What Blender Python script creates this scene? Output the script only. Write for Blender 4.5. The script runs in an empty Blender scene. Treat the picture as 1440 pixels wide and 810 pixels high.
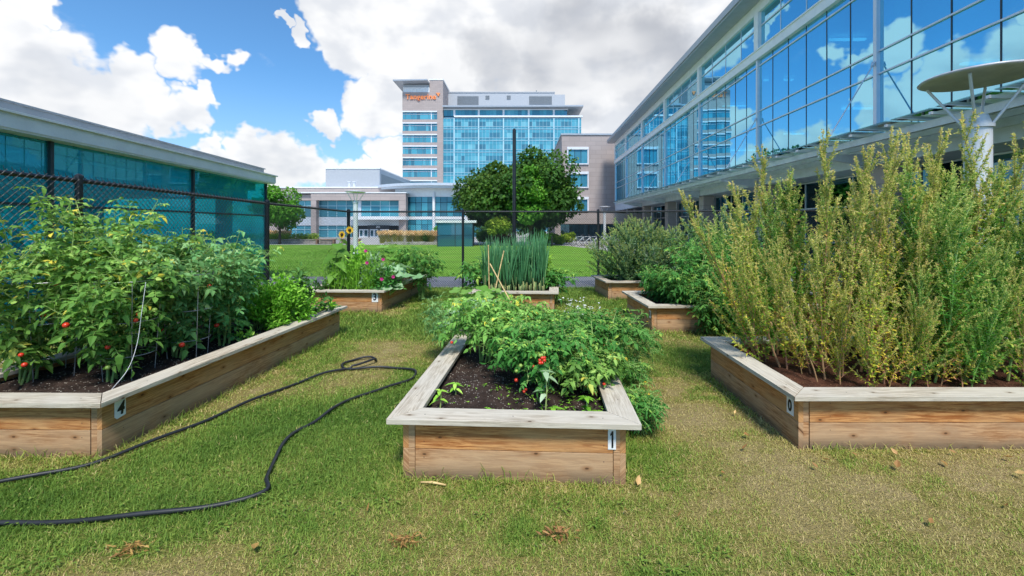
import bpy, math, random
import numpy as np
from mathutils import Vector, Matrix
rng = np.random.default_rng(11)
random.seed(11)
SC = bpy.context.scene
COL = SC.collection
R = math.radians

# ------------------------------------------------------------------ helpers
def hexc(h, k=1.0):
    h = h.lstrip('#')
    o = []
    for i in (0, 2, 4):
        v = int(h[i:i+2], 16) / 255
        v = v / 12.92 if v <= .04045 else ((v + .055) / 1.055) ** 2.4
        o.append(min(v * k, 1))
    return (*o, 1)

class Nodes:
    def __init__(s, tree):
        s.t = tree
        tree.nodes.clear()
    def n(s, typ, ins=None, **props):
        nd = s.t.nodes.new(typ)
        for k, v in props.items():
            setattr(nd, k, v)
        for k, v in (ins or {}).items():
            if hasattr(v, 'is_linked'):
                s.t.links.new(v, nd.inputs[k])
            else:
                nd.inputs[k].default_value = v
        return nd
    def math(s, op, a, b=0.0, c=None, clamp=False):
        ins = {0: a, 1: b}
        if c is not None:
            ins[2] = c
        return s.n('ShaderNodeMath', ins, operation=op, use_clamp=clamp).outputs[0]
    def vmath(s, op, a, b=None, scale=None):
        nd = s.n('ShaderNodeVectorMath', {0: a}, operation=op)
        if b is not None:
            if hasattr(b, 'is_linked'): s.t.links.new(b, nd.inputs[1])
            else: nd.inputs[1].default_value = b
        if scale is not None:
            nd.inputs['Scale'].default_value = scale
        return nd.outputs['Value'] if op in ('DOT_PRODUCT', 'LENGTH') else nd.outputs[0]
    def mix(s, f, a, b, blend='MIX'):
        nd = s.n('ShaderNodeMix', data_type='RGBA', blend_type=blend)
        for idx, v in ((0, f), (6, a), (7, b)):
            if hasattr(v, 'is_linked'): s.t.links.new(v, nd.inputs[idx])
            else: nd.inputs[idx].default_value = v
        return nd.outputs[2]
    def ramp(s, f, stops, interp='LINEAR'):
        nd = s.n('ShaderNodeValToRGB', {0: f})
        cr = nd.color_ramp
        cr.interpolation = interp
        while len(cr.elements) < len(stops):
            cr.elements.new(.5)
        for e, (p, c) in zip(cr.elements, stops):
            e.position = p
            e.color = c if len(c) == 4 else (*c, 1)
        return nd.outputs[0]
    def smooth(s, v, a, b, lo=0.0, hi=1.0):
        return s.n('ShaderNodeMapRange', {0: v, 1: a, 2: b, 3: lo, 4: hi}, interpolation_type='SMOOTHSTEP').outputs[0]
    def noise(s, vec, scale, detail=4, rough=.55, dist=0.0):
        return s.n('ShaderNodeTexNoise', {'Vector': vec, 'Scale': scale, 'Detail': detail, 'Roughness': rough, 'Distortion': dist}).outputs[0]
    def out(s, sh):
        s.t.links.new(sh, s.n('ShaderNodeOutputMaterial').inputs[0])

def new_mat(name):
    m = bpy.data.materials.new(name)
    m.use_nodes = True
    return m, Nodes(m.node_tree)

def plain(name, col, rough=.5, metal=0.0, var=.12, scale=3.0, bump=0.0, spec=.5, fine=40.0):
    """painted / metal / stone surface with soft blotches, so that nothing is one flat colour"""
    m, N = new_mat(name)
    g = N.n('ShaderNodeNewGeometry').outputs['Position']
    a = N.noise(g, scale, 5)
    b = N.noise(g, fine, 2)
    v = N.math('ADD', N.math('MULTIPLY', a, .7), N.math('MULTIPLY', b, .3))
    k = N.smooth(v, .3, .7, 1 - var, 1 + var)
    cc = N.vmath('SCALE', col[:3])
    sc = cc.node
    N.t.links.new(k, sc.inputs['Scale'])
    p = N.n('ShaderNodeBsdfPrincipled', {'Base Color': cc, 'Metallic': metal, 'Specular IOR Level': spec,
            'Roughness': N.math('ADD', rough - .06, N.math('MULTIPLY', a, .12))})
    if bump:
        bp = N.n('ShaderNodeBump', {'Height': b, 'Strength': bump, 'Distance': .01})
        N.t.links.new(bp.outputs[0], p.inputs['Normal'])
    N.out(p.outputs[0])
    return m

def foliage_mat(name, stops, trans=.3, rough=.58, shift=.12, bright=1.38):
    m, N = new_mat(name)
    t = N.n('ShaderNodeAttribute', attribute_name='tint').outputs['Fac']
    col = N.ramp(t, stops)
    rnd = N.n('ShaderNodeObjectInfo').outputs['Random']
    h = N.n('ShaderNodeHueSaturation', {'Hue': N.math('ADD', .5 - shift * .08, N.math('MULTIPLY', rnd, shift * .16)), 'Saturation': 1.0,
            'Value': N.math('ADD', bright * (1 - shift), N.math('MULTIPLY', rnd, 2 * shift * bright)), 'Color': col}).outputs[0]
    p = N.n('ShaderNodeBsdfPrincipled', {'Base Color': h, 'Roughness': rough, 'Specular IOR Level': .25})
    tr = N.n('ShaderNodeBsdfTranslucent', {'Color': N.mix(.35, h, (.28, .4, .04, 1))})
    mx = N.n('ShaderNodeMixShader', {0: trans, 1: p.outputs[0], 2: tr.outputs[0]})
    N.out(mx.outputs[0])
    return m

class MB:
    """collects numpy geometry for ONE mesh object"""
    def __init__(s):
        s.v = []; s.nv = 0; s.f = []; s.t = []; s.m = []; s.g = []
    def add(s, V, F, tint=0.5, mat=0, grain=None):
        V = np.asarray(V, float).reshape(-1, 3)
        s.v.append(V)
        s.g.append(np.zeros((len(V), 3)) if grain is None else np.asarray(grain, float))
        Fs = F if isinstance(F, list) else [F]
        for f in Fs:
            f = np.asarray(f, int)
            s.f.append(f + s.nv)
            tt = np.broadcast_to(np.asarray(tint, float), (len(f),)) if np.ndim(tint) == 0 or len(np.atleast_1d(tint)) == len(f) else np.resize(tint, len(f))
            s.t.append(tt)
            s.m.append(np.full(len(f), mat, int))
        s.nv += len(V)
    def box(s, x0, x1, y0, y1, z0, z1, tint=.5, mat=0, M=None):
        V = np.array([[x, y, z] for z in (z0, z1) for (x, y) in ((x0, y0), (x1, y0), (x1, y1), (x0, y1))], float)
        if M is not None:
            V = V @ np.array(M)[:3, :3].T + np.array(M)[:3, 3]
        s.add(V, np.array([[3, 2, 1, 0], [4, 5, 6, 7], [0, 1, 5, 4], [1, 2, 6, 5], [2, 3, 7, 6], [3, 0, 4, 7]]), tint, mat)
    def prism(s, poly, z0, z1, mat=0, tint=.5, grain=None):
        """vertical prism on a counter-clockwise polygon; grain=(origin, direction, seed)"""
        p = np.asarray(poly, float); n = len(p)
        V = np.vstack([np.c_[p, np.full(n, z0)], np.c_[p, np.full(n, z1)]])
        G = None
        if grain is not None:
            o, d, sd = grain
            d = np.asarray(d, float); d = d / np.linalg.norm(d); q = np.array([-d[1], d[0]])
            rel = V[:, :2] - np.asarray(o)
            G = np.c_[rel @ d + sd * 3.7, rel @ q + V[:, 2] + sd * 1.3, np.full(len(V), sd)]
        sides = np.array([[i, (i + 1) % n, n + (i + 1) % n, n + i] for i in range(n)])
        s.add(V, [sides, np.array([list(range(n))[::-1]]), np.array([list(range(n, 2 * n))])], tint, mat, G)
    def tube(s, pts, rad, sides=6, tint=.5, mat=0, caps=True):
        pts = np.asarray(pts, float); k = len(pts)
        rad = np.broadcast_to(np.asarray(rad, float), (k,))
        T = np.gradient(pts, axis=0); T /= np.linalg.norm(T, axis=1)[:, None] + 1e-9
        ref = np.array([0, 0, 1.0]) if abs(T[:, 2]).mean() < .8 else np.array([1.0, 0, 0])
        A = np.cross(T, ref); A /= np.linalg.norm(A, axis=1)[:, None] + 1e-9
        B = np.cross(T, A)
        an = np.arange(sides) * 2 * math.pi / sides
        V = (pts[:, None] + rad[:, None, None] * (np.cos(an)[None, :, None] * A[:, None] + np.sin(an)[None, :, None] * B[:, None])).reshape(-1, 3)
        F = [[i * sides + j, i * sides + (j + 1) % sides, (i + 1) * sides + (j + 1) % sides, (i + 1) * sides + j] for i in range(k - 1) for j in range(sides)]
        Fs = [np.array(F)]
        if caps:
            Fs += [np.array([list(range(sides))[::-1]]), np.array([list(range((k - 1) * sides, k * sides))])]
        s.add(V, Fs, tint, mat)
    def segs(s, A, B, ra, rb, tint=.5, mat=0, sides=3):
        """many straight thin rods at once"""
        A = np.asarray(A, float); B = np.asarray(B, float); n = len(A)
        if n == 0: return
        D = B - A; D /= np.linalg.norm(D, axis=1)[:, None] + 1e-9
        ref = np.where(np.abs(D[:, 2:3]) > .8, np.array([[1.0, 0, 0]]), np.array([[0, 0, 1.0]]))
        X = np.cross(D, ref); X /= np.linalg.norm(X, axis=1)[:, None] + 1e-9
        Y = np.cross(D, X)
        ra = np.broadcast_to(ra, (n,)); rb = np.broadcast_to(rb, (n,))
        V = np.zeros((n, 2 * sides, 3))
        for j in range(sides):
            a = j * 2 * math.pi / sides
            o = math.cos(a) * X + math.sin(a) * Y
            V[:, j] = A + o * ra[:, None]; V[:, sides + j] = B + o * rb[:, None]
        base = (np.arange(n) * 2 * sides)[:, None]
        F = np.vstack([base + np.array([[j, (j + 1) % sides, sides + (j + 1) % sides, sides + j]]) for j in range(sides)])
        tt = np.tile(np.broadcast_to(tint, (n,)), sides)
        s.add(V, F, tt, mat)
    def leaves(s, P, D, N, L, W, tint, fold=.25, droop=.25, mat=0):
        P = np.asarray(P, float); n = len(P)
        if n == 0: return
        D = D / (np.linalg.norm(D, axis=1)[:, None] + 1e-9)
        Sd = np.cross(D, N); Sd /= np.linalg.norm(Sd, axis=1)[:, None] + 1e-9
        Nn = np.cross(Sd, D)
        L = np.broadcast_to(L, (n,))[:, None]; W = np.broadcast_to(W, (n,))[:, None]
        fold = np.broadcast_to(fold, (n,))[:, None]; droop = np.broadcast_to(droop, (n,))[:, None]
        tpl = [(0, 0, 0), (.3, -.5, 1), (.3, 0, 0), (.3, .5, 1), (.68, -.34, 1), (.68, 0, 0), (.68, .34, 1), (1, 0, 0)]
        V = np.zeros((n, 8, 3))
        for j, (t, w, e) in enumerate(tpl):
            V[:, j] = P + D * L * t + Sd * W * w + Nn * (fold * W * abs(w) - droop * L * t * t)
        b = (np.arange(n) * 8)[:, None]
        tri = np.vstack([b + np.array([q]) for q in ([0, 2, 1], [0, 3, 2], [4, 5, 7], [5, 6, 7])])
        qu = np.vstack([b + np.array([q]) for q in ([1, 2, 5, 4], [2, 3, 6, 5])])
        tt = np.broadcast_to(tint, (n,))
        s.v.append(V.reshape(-1, 3)); s.g.append(np.zeros((n * 8, 3)))
        s.f += [tri + s.nv, qu + s.nv]; s.t += [np.tile(tt, 4), np.tile(tt, 2)]
        s.m += [np.full(4 * n, mat), np.full(2 * n, mat)]
        s.nv += n * 8
    def bits(s, P, D, N, L, W, tint, mat=0):
        """tiny two-triangle leaves"""
        P = np.asarray(P, float); n = len(P)
        if n == 0: return
        D = D / (np.linalg.norm(D, axis=1)[:, None] + 1e-9)
        Sd = np.cross(D, N); Sd /= np.linalg.norm(Sd, axis=1)[:, None] + 1e-9
        L = np.broadcast_to(L, (n,))[:, None]; W = np.broadcast_to(W, (n,))[:, None]
        Nn = np.cross(Sd, D)
        V = np.stack([P, P + D * L * .45 - Sd * W * .5 + Nn * W * .15, P + D * L, P + D * L * .45 + Sd * W * .5 + Nn * W * .15], 1)
        b = (np.arange(n) * 4)[:, None]
        F = np.vstack([b + np.array([[0, 2, 1]]), b + np.array([[0, 3, 2]])])
        s.v.append(V.reshape(-1, 3)); s.g.append(np.zeros((n * 4, 3)))
        s.f.append(F + s.nv); s.t.append(np.tile(np.broadcast_to(tint, (n,)), 2)); s.m.append(np.full(2 * n, mat))
        s.nv += n * 4
    def ball(s, c, r, tint=.5, mat=0, seg=10, ring=7, sz=1.0):
        V = [[c[0], c[1], c[2] - r * sz]]
        for i in range(1, ring):
            a = -math.pi / 2 + math.pi * i / ring
            for j in range(seg):
                b = 2 * math.pi * j / seg
                V.append([c[0] + r * math.cos(a) * math.cos(b), c[1] + r * math.cos(a) * math.sin(b), c[2] + r * sz * math.sin(a)])
        V.append([c[0], c[1], c[2] + r * sz])
        q = [[1 + (i - 1) * seg + j, 1 + (i - 1) * seg + (j + 1) % seg, 1 + i * seg + (j + 1) % seg, 1 + i * seg + j] for i in range(1, ring - 1) for j in range(seg)]
        last = len(V) - 1
        t = [[0, 1 + (j + 1) % seg, 1 + j] for j in range(seg)] + [[last, last - seg + j, last - seg + (j + 1) % seg] for j in range(seg)]
        s.add(V, [np.array(q), np.array(t)], tint, mat)
    def mesh(s, name, mats, smooth=False, grain=False):
        me = bpy.data.meshes.new(name)
        V = np.vstack(s.v)
        me.vertices.add(len(V)); me.vertices.foreach_set('co', V.ravel())
        li = np.concatenate([f.ravel() for f in s.f])
        sizes = np.concatenate([np.full(len(f), f.shape[1]) for f in s.f])
        st = np.concatenate([[0], np.cumsum(sizes)[:-1]])
        me.loops.add(len(li)); me.loops.foreach_set('vertex_index', li.astype(np.int32))
        me.polygons.add(len(sizes)); me.polygons.foreach_set('loop_start', st.astype(np.int32))
        me.polygons.foreach_set('material_index', np.concatenate(s.m).astype(np.int32))
        me.polygons.foreach_set('use_smooth', np.full(len(sizes), bool(smooth)))
        at = me.attributes.new('tint', 'FLOAT', 'FACE')
        at.data.foreach_set('value', np.concatenate(s.t).astype(np.float32))
        if grain:
            ga = me.attributes.new('grain', 'FLOAT_VECTOR', 'POINT')
            ga.data.foreach_set('vector', np.vstack(s.g).astype(np.float32).ravel())
        me.update(calc_edges=True)
        for m in (mats if isinstance(mats, (list, tuple)) else [mats]):
            me.materials.append(m)
        return me
    def build(s, name, mats, parent=None, smooth=False, grain=False, loc=None):
        o = bpy.data.objects.new(name, s.mesh(name, mats, smooth, grain))
        COL.objects.link(o)
        if parent is not None: o.parent = parent
        if loc is not None: o.location = loc
        return o

def tag(o, label=None, cat=None, group=None, kind=None):
    if label: o['label'] = label
    if cat: o['category'] = cat
    if group: o['group'] = group
    if kind: o['kind'] = kind
    return o

def empty(name, loc=(0, 0, 0), rz=0.0, label=None, cat=None, group=None):
    o = bpy.data.objects.new(name, None)
    o.empty_display_size = .2
    COL.objects.link(o)
    o.location = loc; o.rotation_euler = (0, 0, rz)
    return tag(o, label, cat, group)

def copy_tree(o, parent=None):
    c = o.copy(); COL.objects.link(c)
    if parent is not None: c.parent = parent
    for ch in list(o.children):
        copy_tree(ch, c)
    return c

def mesh_of_text(body, size, extrude, shear=0.0, offset=0.0, spacing=1.0):
    cu = bpy.data.curves.new('lettering', 'FONT')
    cu.body = body; cu.size = size; cu.extrude = extrude; cu.shear = shear; cu.offset = offset
    cu.space_character = spacing
    cu.align_x = 'CENTER'; cu.align_y = 'CENTER'
    tmp = bpy.data.objects.new('lettering', cu)
    COL.objects.link(tmp)
    bpy.context.view_layer.update()
    dg = bpy.context.evaluated_depsgraph_get()
    me = bpy.data.meshes.new_from_object(tmp.evaluated_get(dg))
    bpy.data.objects.remove(tmp)
    bpy.data.curves.remove(cu)
    return me

def unit(a):
    return a / (np.linalg.norm(a, axis=-1, keepdims=True) + 1e-9)

_VN = {}
def vnoise(x, y, sc, seed=0):
    """smooth value noise, 0..1"""
    if seed not in _VN: _VN[seed] = np.random.default_rng(seed).random((256, 256))
    r = _VN[seed]
    X = np.asarray(x) * sc + 1000; Y = np.asarray(y) * sc + 1000
    i = np.floor(X).astype(int); j = np.floor(Y).astype(int)
    u = X - i; v = Y - j
    u = u * u * (3 - 2 * u); v = v * v * (3 - 2 * v)
    g = lambda a, b: r[a % 256, b % 256]
    return (g(i, j) * (1 - u) + g(i + 1, j) * u) * (1 - v) + (g(i, j + 1) * (1 - u) + g(i + 1, j + 1) * u) * v

# ------------------------------------------------------------------ camera
# eye 1.7 m above the grass, lens level, 15 mm with the frame moved down a little
cam_d = bpy.data.cameras.new('camera')
cam = bpy.data.objects.new('camera', cam_d)
COL.objects.link(cam)
cam.location = (0, 0, 1.7)
cam.rotation_euler = (R(90), 0, 0)
cam_d.sensor_width = 36; cam_d.lens = 15.0
cam_d.shift_x = -13 / 1440; cam_d.shift_y = -87 / 1440
cam_d.clip_start = .05; cam_d.clip_end = 4000
SC.camera = cam
SC.view_settings.view_transform = 'Standard'
SC.view_settings.look = 'None'
SC.view_settings.exposure = 0
SC.cycles.max_bounces = 8
SC.cycles.transparent_max_bounces = 12
SC.cycles.use_denoising = True

# ------------------------------------------------------------------ light and sky
SUN_EL, SUN_AZ = 56.0, 172.0        # azimuth from +Y clockwise: behind the camera, over the right shoulder
w = bpy.data.worlds.new('World'); SC.world = w; w.use_nodes = True
N = Nodes(w.node_tree)
d = N.n('ShaderNodeTexCoord').outputs['Generated']
sky = N.n('ShaderNodeTexSky', sky_type='NISHITA', sun_disc=False, sun_elevation=R(SUN_EL), sun_rotation=R(SUN_AZ),
          air_density=1.0, dust_density=.4, ozone_density=2.0, altitude=100)
skyc = N.mix(1.0, sky.outputs[0], (.72, 1.16, 1.42, 1), 'MULTIPLY')
bg1 = N.n('ShaderNodeBackground', {0: skyc, 1: .14})
wn_ = N.n('ShaderNodeTexNoise', {'Vector': d, 'Scale': 9.0, 'Detail': 4, 'Roughness': .6}).outputs[1]
dw = N.vmath('NORMALIZE', N.vmath('ADD', d, N.vmath('SCALE', N.vmath('SUBTRACT', wn_, (.5, .5, .5)), None, .16)))
# cloud field: soft lumps in fixed directions of the sky + turbulence
def sky_dir(u, v):
    a = Vector((u, 1, v)); a.normalize(); return tuple(a)
def lump(px, py, rad, dens=1.0):
    dv = sky_dir((px - 733) / 600, (318 - py) / 600)
    dot = N.vmath('DOT_PRODUCT', dw, dv)
    k = math.cos(1 / math.hypot(1, math.hypot((px - 733) / 600, (318 - py) / 600)) * 0)  # =1
    ang = rad / 600 / (1 + ((px - 733) / 600) ** 2 + ((318 - py) / 600) ** 2) ** .75
    return N.smooth(dot, math.cos(ang * 1.12), math.cos(ang * .3), 0, dens)
lumps = [(10, 95, 92), (100, 110, 82), (180, 108, 58), (60, 165, 100), (165, 158, 75), (250, 158, 42), (262, 88, 44), (318, 97, 30), (285, 140, 26),
         (-80, 140, 125), (-190, 100, 150), (30, 2, 46), (-60, -20, 90),
         (406, 38, 20), (384, 26, 9),
         (470, 20, 55), (500, 75, 50), (560, 40, 90), (575, 120, 70), (525, 158, 52), (464, 174, 24), (650, 60, 110), (640, 165, 80), (740, 40, 120), (760, 120, 120),
         (860, 40, 120), (860, 150, 110), (950, 80, 120), (1010, -40, 150), (900, -80, 140), (780, -100, 120), (840, 220, 80), (600, -60, 110),
         (350, 214, 44), (300, 210, 28), (395, 218, 44), (445, 228, 36), (490, 226, 22), (545, 236, 40), (400, 246, 46)]
acc = None
for L_ in lumps:
    o = lump(*L_)
    acc = o if acc is None else N.math('MAXIMUM', acc, o)
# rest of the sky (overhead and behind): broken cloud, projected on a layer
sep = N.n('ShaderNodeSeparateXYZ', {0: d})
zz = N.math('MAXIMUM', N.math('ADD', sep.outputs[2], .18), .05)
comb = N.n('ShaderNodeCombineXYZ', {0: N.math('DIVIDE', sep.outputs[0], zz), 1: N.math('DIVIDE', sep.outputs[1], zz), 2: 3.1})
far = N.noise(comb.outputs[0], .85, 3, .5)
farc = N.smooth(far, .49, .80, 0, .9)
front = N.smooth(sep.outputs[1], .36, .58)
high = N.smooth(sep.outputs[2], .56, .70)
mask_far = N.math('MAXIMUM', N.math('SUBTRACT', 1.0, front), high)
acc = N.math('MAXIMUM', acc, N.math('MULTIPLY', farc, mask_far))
def turb(vec, det=10):
    a = N.n('ShaderNodeMapping', {'Vector': vec, 'Scale': (1, 1, 1.5)}).outputs[0]
    n1 = N.noise(a, 6.0, det, .6, .1)
    return n1
t0 = turb(d)
dshift = N.vmath('ADD', d, (-.02, -.01, .055))
t1 = turb(dshift, 3)
t0s = turb(d, 4)
t2 = N.noise(N.n('ShaderNodeMapping', {'Vector': dshift, 'Scale': (1, 1, 2.2)}).outputs[0], 3.2, 3, .5)
dens = N.math('ADD', N.math('MULTIPLY', acc, 1.15), N.math('MULTIPLY', N.math('SUBTRACT', t0, .5), 2.3))
cover = N.smooth(dens, .20, .78)
thick = N.smooth(dens, .5, 1.5)
lit = N.smooth(N.math('SUBTRACT', t0s, t1), -.17, .09)
# darker undersides
darkl = None
for L_ in [(800, 78, 105, .95), (700, 92, 60, .6), (910, 86, 95, .95), (60, 125, 75, .25), (400, 228, 60, .2), (150, 150, 50, .2), (620, 110, 45, .15)]:
    o = lump(*L_)
    darkl = o if darkl is None else N.math('MAXIMUM', darkl, o)
dk = N.math('MULTIPLY', N.math('MAXIMUM', darkl, N.math('MULTIPLY', mask_far, .3)), N.smooth(t2, .30, .60, .30, 1.0), clamp=True)
ccol = N.mix(lit, (.82, .845, .89, 1), (1.05, 1.05, 1.05, 1))
ccol = N.mix(N.math('MULTIPLY', dk, .85), ccol, (.42, .445, .50, 1))
# clouds behind the camera are brightened as added, unseen fill light
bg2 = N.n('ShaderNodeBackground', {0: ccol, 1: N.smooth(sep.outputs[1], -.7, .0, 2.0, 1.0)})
hz = N.smooth(sep.outputs[2], .0, .32, .55, 0.0)     # haze towards the horizon
bgh = N.n('ShaderNodeBackground', {0: (.55, .68, .84, 1), 1: 1.0})
m0 = N.n('ShaderNodeMixShader', {0: hz, 1: bg1.outputs[0], 2: bgh.outputs[0]})
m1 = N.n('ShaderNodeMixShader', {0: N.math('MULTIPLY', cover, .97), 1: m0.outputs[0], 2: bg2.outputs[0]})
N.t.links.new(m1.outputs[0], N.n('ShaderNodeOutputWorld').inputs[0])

sun_d = bpy.data.lights.new('sun', 'SUN')
sun_d.energy = 4.5; sun_d.angle = R(12); sun_d.color = (1, .95, .87)
sun = bpy.data.objects.new('sun', sun_d); COL.objects.link(sun)
az, el = R(SUN_AZ), R(SUN_EL)
sv = Vector((math.sin(az) * math.cos(el), math.cos(az) * math.cos(el), math.sin(el)))
sun.rotation_euler = (-sv).to_track_quat('-Z', 'Y').to_euler()
sun.location = (0, 0, 60)

# ------------------------------------------------------------------ materials
def wood_mat(name, light, dark, grey, greyness=.3):
    m, N = new_mat(name)
    g = N.n('ShaderNodeAttribute', attribute_name='grain').outputs['Vector']
    st = N.n('ShaderNodeMapping', {'Vector': g, 'Scale': (1.3, 20, 5)}).outputs[0]
    rings = N.noise(st, 2.6, 7, .66, 1.2)
    fine = N.noise(N.n('ShaderNodeMapping', {'Vector': g, 'Scale': (4.0, 120, 5)}).outputs[0], 3.0, 3, .6)
    blot = N.noise(N.n('ShaderNodeMapping', {'Vector': g, 'Scale': (1.6, 3.2, 3)}).outputs[0], 1.3, 4)
    col = N.mix(N.smooth(rings, .38, .62), dark, light)
    col = N.mix(N.math('MULTIPLY', N.smooth(fine, .48, .68), .55), col, dark)
    col = N.mix(N.smooth(blot, .35 - greyness * .2, .75 - greyness * .2, 0, .75), col, grey)
    # knots
    vor = N.n('ShaderNodeTexVoronoi', {'Vector': N.n('ShaderNodeMapping', {'Vector': g, 'Scale': (1.0, 2.0, 1)}).outputs[0], 'Scale': 2.3, 'Randomness': 1.0}, feature='F1', voronoi_dimensions='2D')
    kd = vor.outputs['Distance']
    knot = N.smooth(kd, .018, .042, 1, 0)
    halo = N.smooth(kd, .03, .13, .6, 0)
    col = N.mix(halo, col, dark)
    col = N.mix(N.math('MULTIPLY', knot, .85), col, (.075, .035, .016, 1))
    # patchy dark brown towards the foot
    z = N.n('ShaderNodeSeparateXYZ', {0: N.n('ShaderNodeNewGeometry').outputs['Position']}).outputs[2]
    gr = N.math('MULTIPLY', N.smooth(z, .0, .12, 1, 0), N.smooth(blot, .3, .6, .25, .8))
    col = N.mix(gr, col, (.11, .085, .055, 1))
    b = N.n('ShaderNodeBump', {'Height': N.math('ADD', rings, N.math('MULTIPLY', fine, .6)), 'Strength': .35, 'Distance': .004})
    p = N.n('ShaderNodeBsdfPrincipled', {'Base Color': col, 'Roughness': .75, 'Specular IOR Level': .25, 'Normal': b.outputs[0]})
    N.out(p.outputs[0])
    return m
M = {}
M['cedar'] = wood_mat('cedar_board', hexc('d69c62'), hexc('96592c'), hexc('c39a6c'), .15)
M['cedar_grey'] = wood_mat('weathered_board', hexc('d1a478'), hexc('94643e'), hexc('be9f7e'), .35)
M['cap'] = wood_mat('silvered_cap_board', hexc('d6cbb8'), hexc('988974'), hexc('ccc5b6'), .42)
M['stake'] = plain('bamboo', hexc('d2b47c'), .6, var=.25, scale=12)

def soil_mat(name, base, chips):
    m, N = new_mat(name)
    g = N.n('ShaderNodeNewGeometry').outputs['Position']
    a = N.noise(g, 9, 6, .65)
    v = N.n('ShaderNodeTexVoronoi', {'Vector': g, 'Scale': 58.0}, feature='F1')
    pick = N.n('ShaderNodeSeparateColor', {0: v.outputs['Color']}).outputs[0]
    ch = N.math('MULTIPLY', N.smooth(pick, .70, .76), N.smooth(v.outputs['Distance'], .2, .45, 1, 0))
    col = N.mix(N.smooth(a, .35, .7), tuple(c * .55 for c in base[:3]) + (1,), base)
    col = N.mix(N.math('MULTIPLY', ch, N.smooth(a, .3, .55)), col, chips)
    hgt = N.math('ADD', N.noise(g, 28, 6, .7), N.math('MULTIPLY', ch, .3))
    b = N.n('ShaderNodeBump', {'Height': hgt, 'Strength': 1.0, 'Distance': .03})
    p = N.n('ShaderNodeBsdfPrincipled', {'Base Color': col, 'Roughness': .92, 'Specular IOR Level': .15, 'Normal': b.outputs[0]})
    N.out(p.outputs[0]); return m
M['soil'] = soil_mat('dark_potting_soil', (.075, .05, .04, 1), (.6, .54, .46, 1))
M['mulch'] = soil_mat('red_brown_mulch', (.13, .055, .032, 1), (.3, .16, .09, 1))

M['black'] = plain('black_vinyl_steel', (.012, .013, .015, 1), .38, var=.3, spec=.6)
M['hose'] = plain('black_rubber', (.018, .02, .024, 1), .5, var=.35, spec=.5)
M['white'] = plain('white_plate', (.82, .83, .84, 1), .5, var=.05)
M['ink'] = plain('black_ink', (.006, .006, .008, 1), .5, var=.05)
M['alu'] = plain('pale_aluminium', (.62, .66, .72, 1), .38, .35, var=.06)
M['fascia'] = plain('white_metal_cladding', (.80, .81, .82, 1), .45, .1, var=.06)
M['roofm'] = plain('grey_metal_roof', (.40, .43, .47, 1), .42, .3, var=.08)
M['steel'] = plain('grey_painted_steel', (.66, .69, .74, 1), .42, .2, var=.1)
M['steel_dark'] = plain('darker_grey_steel', (.60, .64, .69, 1), .45, .2, var=.12)  # slightly darker grey for the canopy beams and brackets
M['galv'] = plain('galvanised_wire', (.42, .43, .45, 1), .45, .6, var=.2)
M['lampw'] = plain('white_lamp_post_paint', (.66, .68, .71, 1), .42, .1, var=.05)
M['lampd'] = plain('lamp_dish_underside', (.50, .50, .53, 1), .45, .2, var=.12, scale=6)
M['grout_white'] = plain('white_window_trim', (.72, .75, .80, 1), .45, var=.05)
M['dark_in'] = plain('dark_interior', (.035, .045, .055, 1), .7, var=.3)
M['dark_metal'] = plain('dark_mullion', (.03, .045, .055, 1), .4, .3, var=.2)
M['penthouse'] = plain('grey_penthouse_cladding', (.42, .44, .47, 1), .5, .1, var=.05)
M['louvre'] = plain('louvre_grey', (.23, .25, .27, 1), .5, .2, var=.1)
M['orange'] = plain('orange_sign_letters', (1.0, .30, .09, 1), .4, var=.04)
M['concrete'] = plain('pale_concrete', (.40, .39, .37, 1), .8, var=.16, scale=.7, bump=.2)
M['asphalt'] = plain('grey_asphalt', (.17, .18, .205, 1), .85, var=.18, scale=1.5, bump=.5)
M['stonewall'] = plain('low_stone', (.34, .31, .28, 1), .85, var=.4, scale=4, bump=.5)
M['tan_wood'] = plain('bench_timber', (.33, .20, .13, 1), .7, var=.25)
M['bark'] = plain('tree_bark', (.085, .062, .047, 1), .9, var=.4, scale=6, bump=.6)
M['ceil'] = plain('office_ceiling', (.72, .74, .76, 1), .7, var=.05)
M['floorin'] = plain('office_floor', (.3, .31, .32, 1), .6, var=.1)

def panel_mat(name, col, joint, w, h, off=.5):
    """stone / precast panels: brick texture in wall plane via world axes"""
    m, N = new_mat(name)
    g = N.n('ShaderNodeNewGeometry')
    s = N.n('ShaderNodeSeparateXYZ', {0: g.outputs['Position']})
    c = N.n('ShaderNodeCombineXYZ', {0: N.math('ADD', s.outputs[0], s.outputs[1]), 1: s.outputs[2], 2: 0.0})
    b = N.n('ShaderNodeTexBrick', {'Vector': c.outputs[0], 'Color1': col, 'Color2': tuple(x * .9 for x in col[:3]) + (1,), 'Mortar': joint, 'Scale': 1.0,
            'Mortar Size': .025, 'Brick Width': w, 'Row Height': h})
    b.offset = off
    n = N.noise(g.outputs['Position'], .35, 5)
    cc = N.mix(N.smooth(n, .35, .65, 0, .22), b.outputs[0], tuple(x * .75 for x in col[:3]) + (1,))
    p = N.n('ShaderNodeBsdfPrincipled', {'Base Color': cc, 'Roughness': .8, 'Specular IOR Level': .25})
    N.out(p.outputs[0]); return m
M['panel'] = panel_mat('taupe_stone_panels', (.43, .365, .345, 1), (.32, .275, .26, 1), 1.5, .62)

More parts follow.
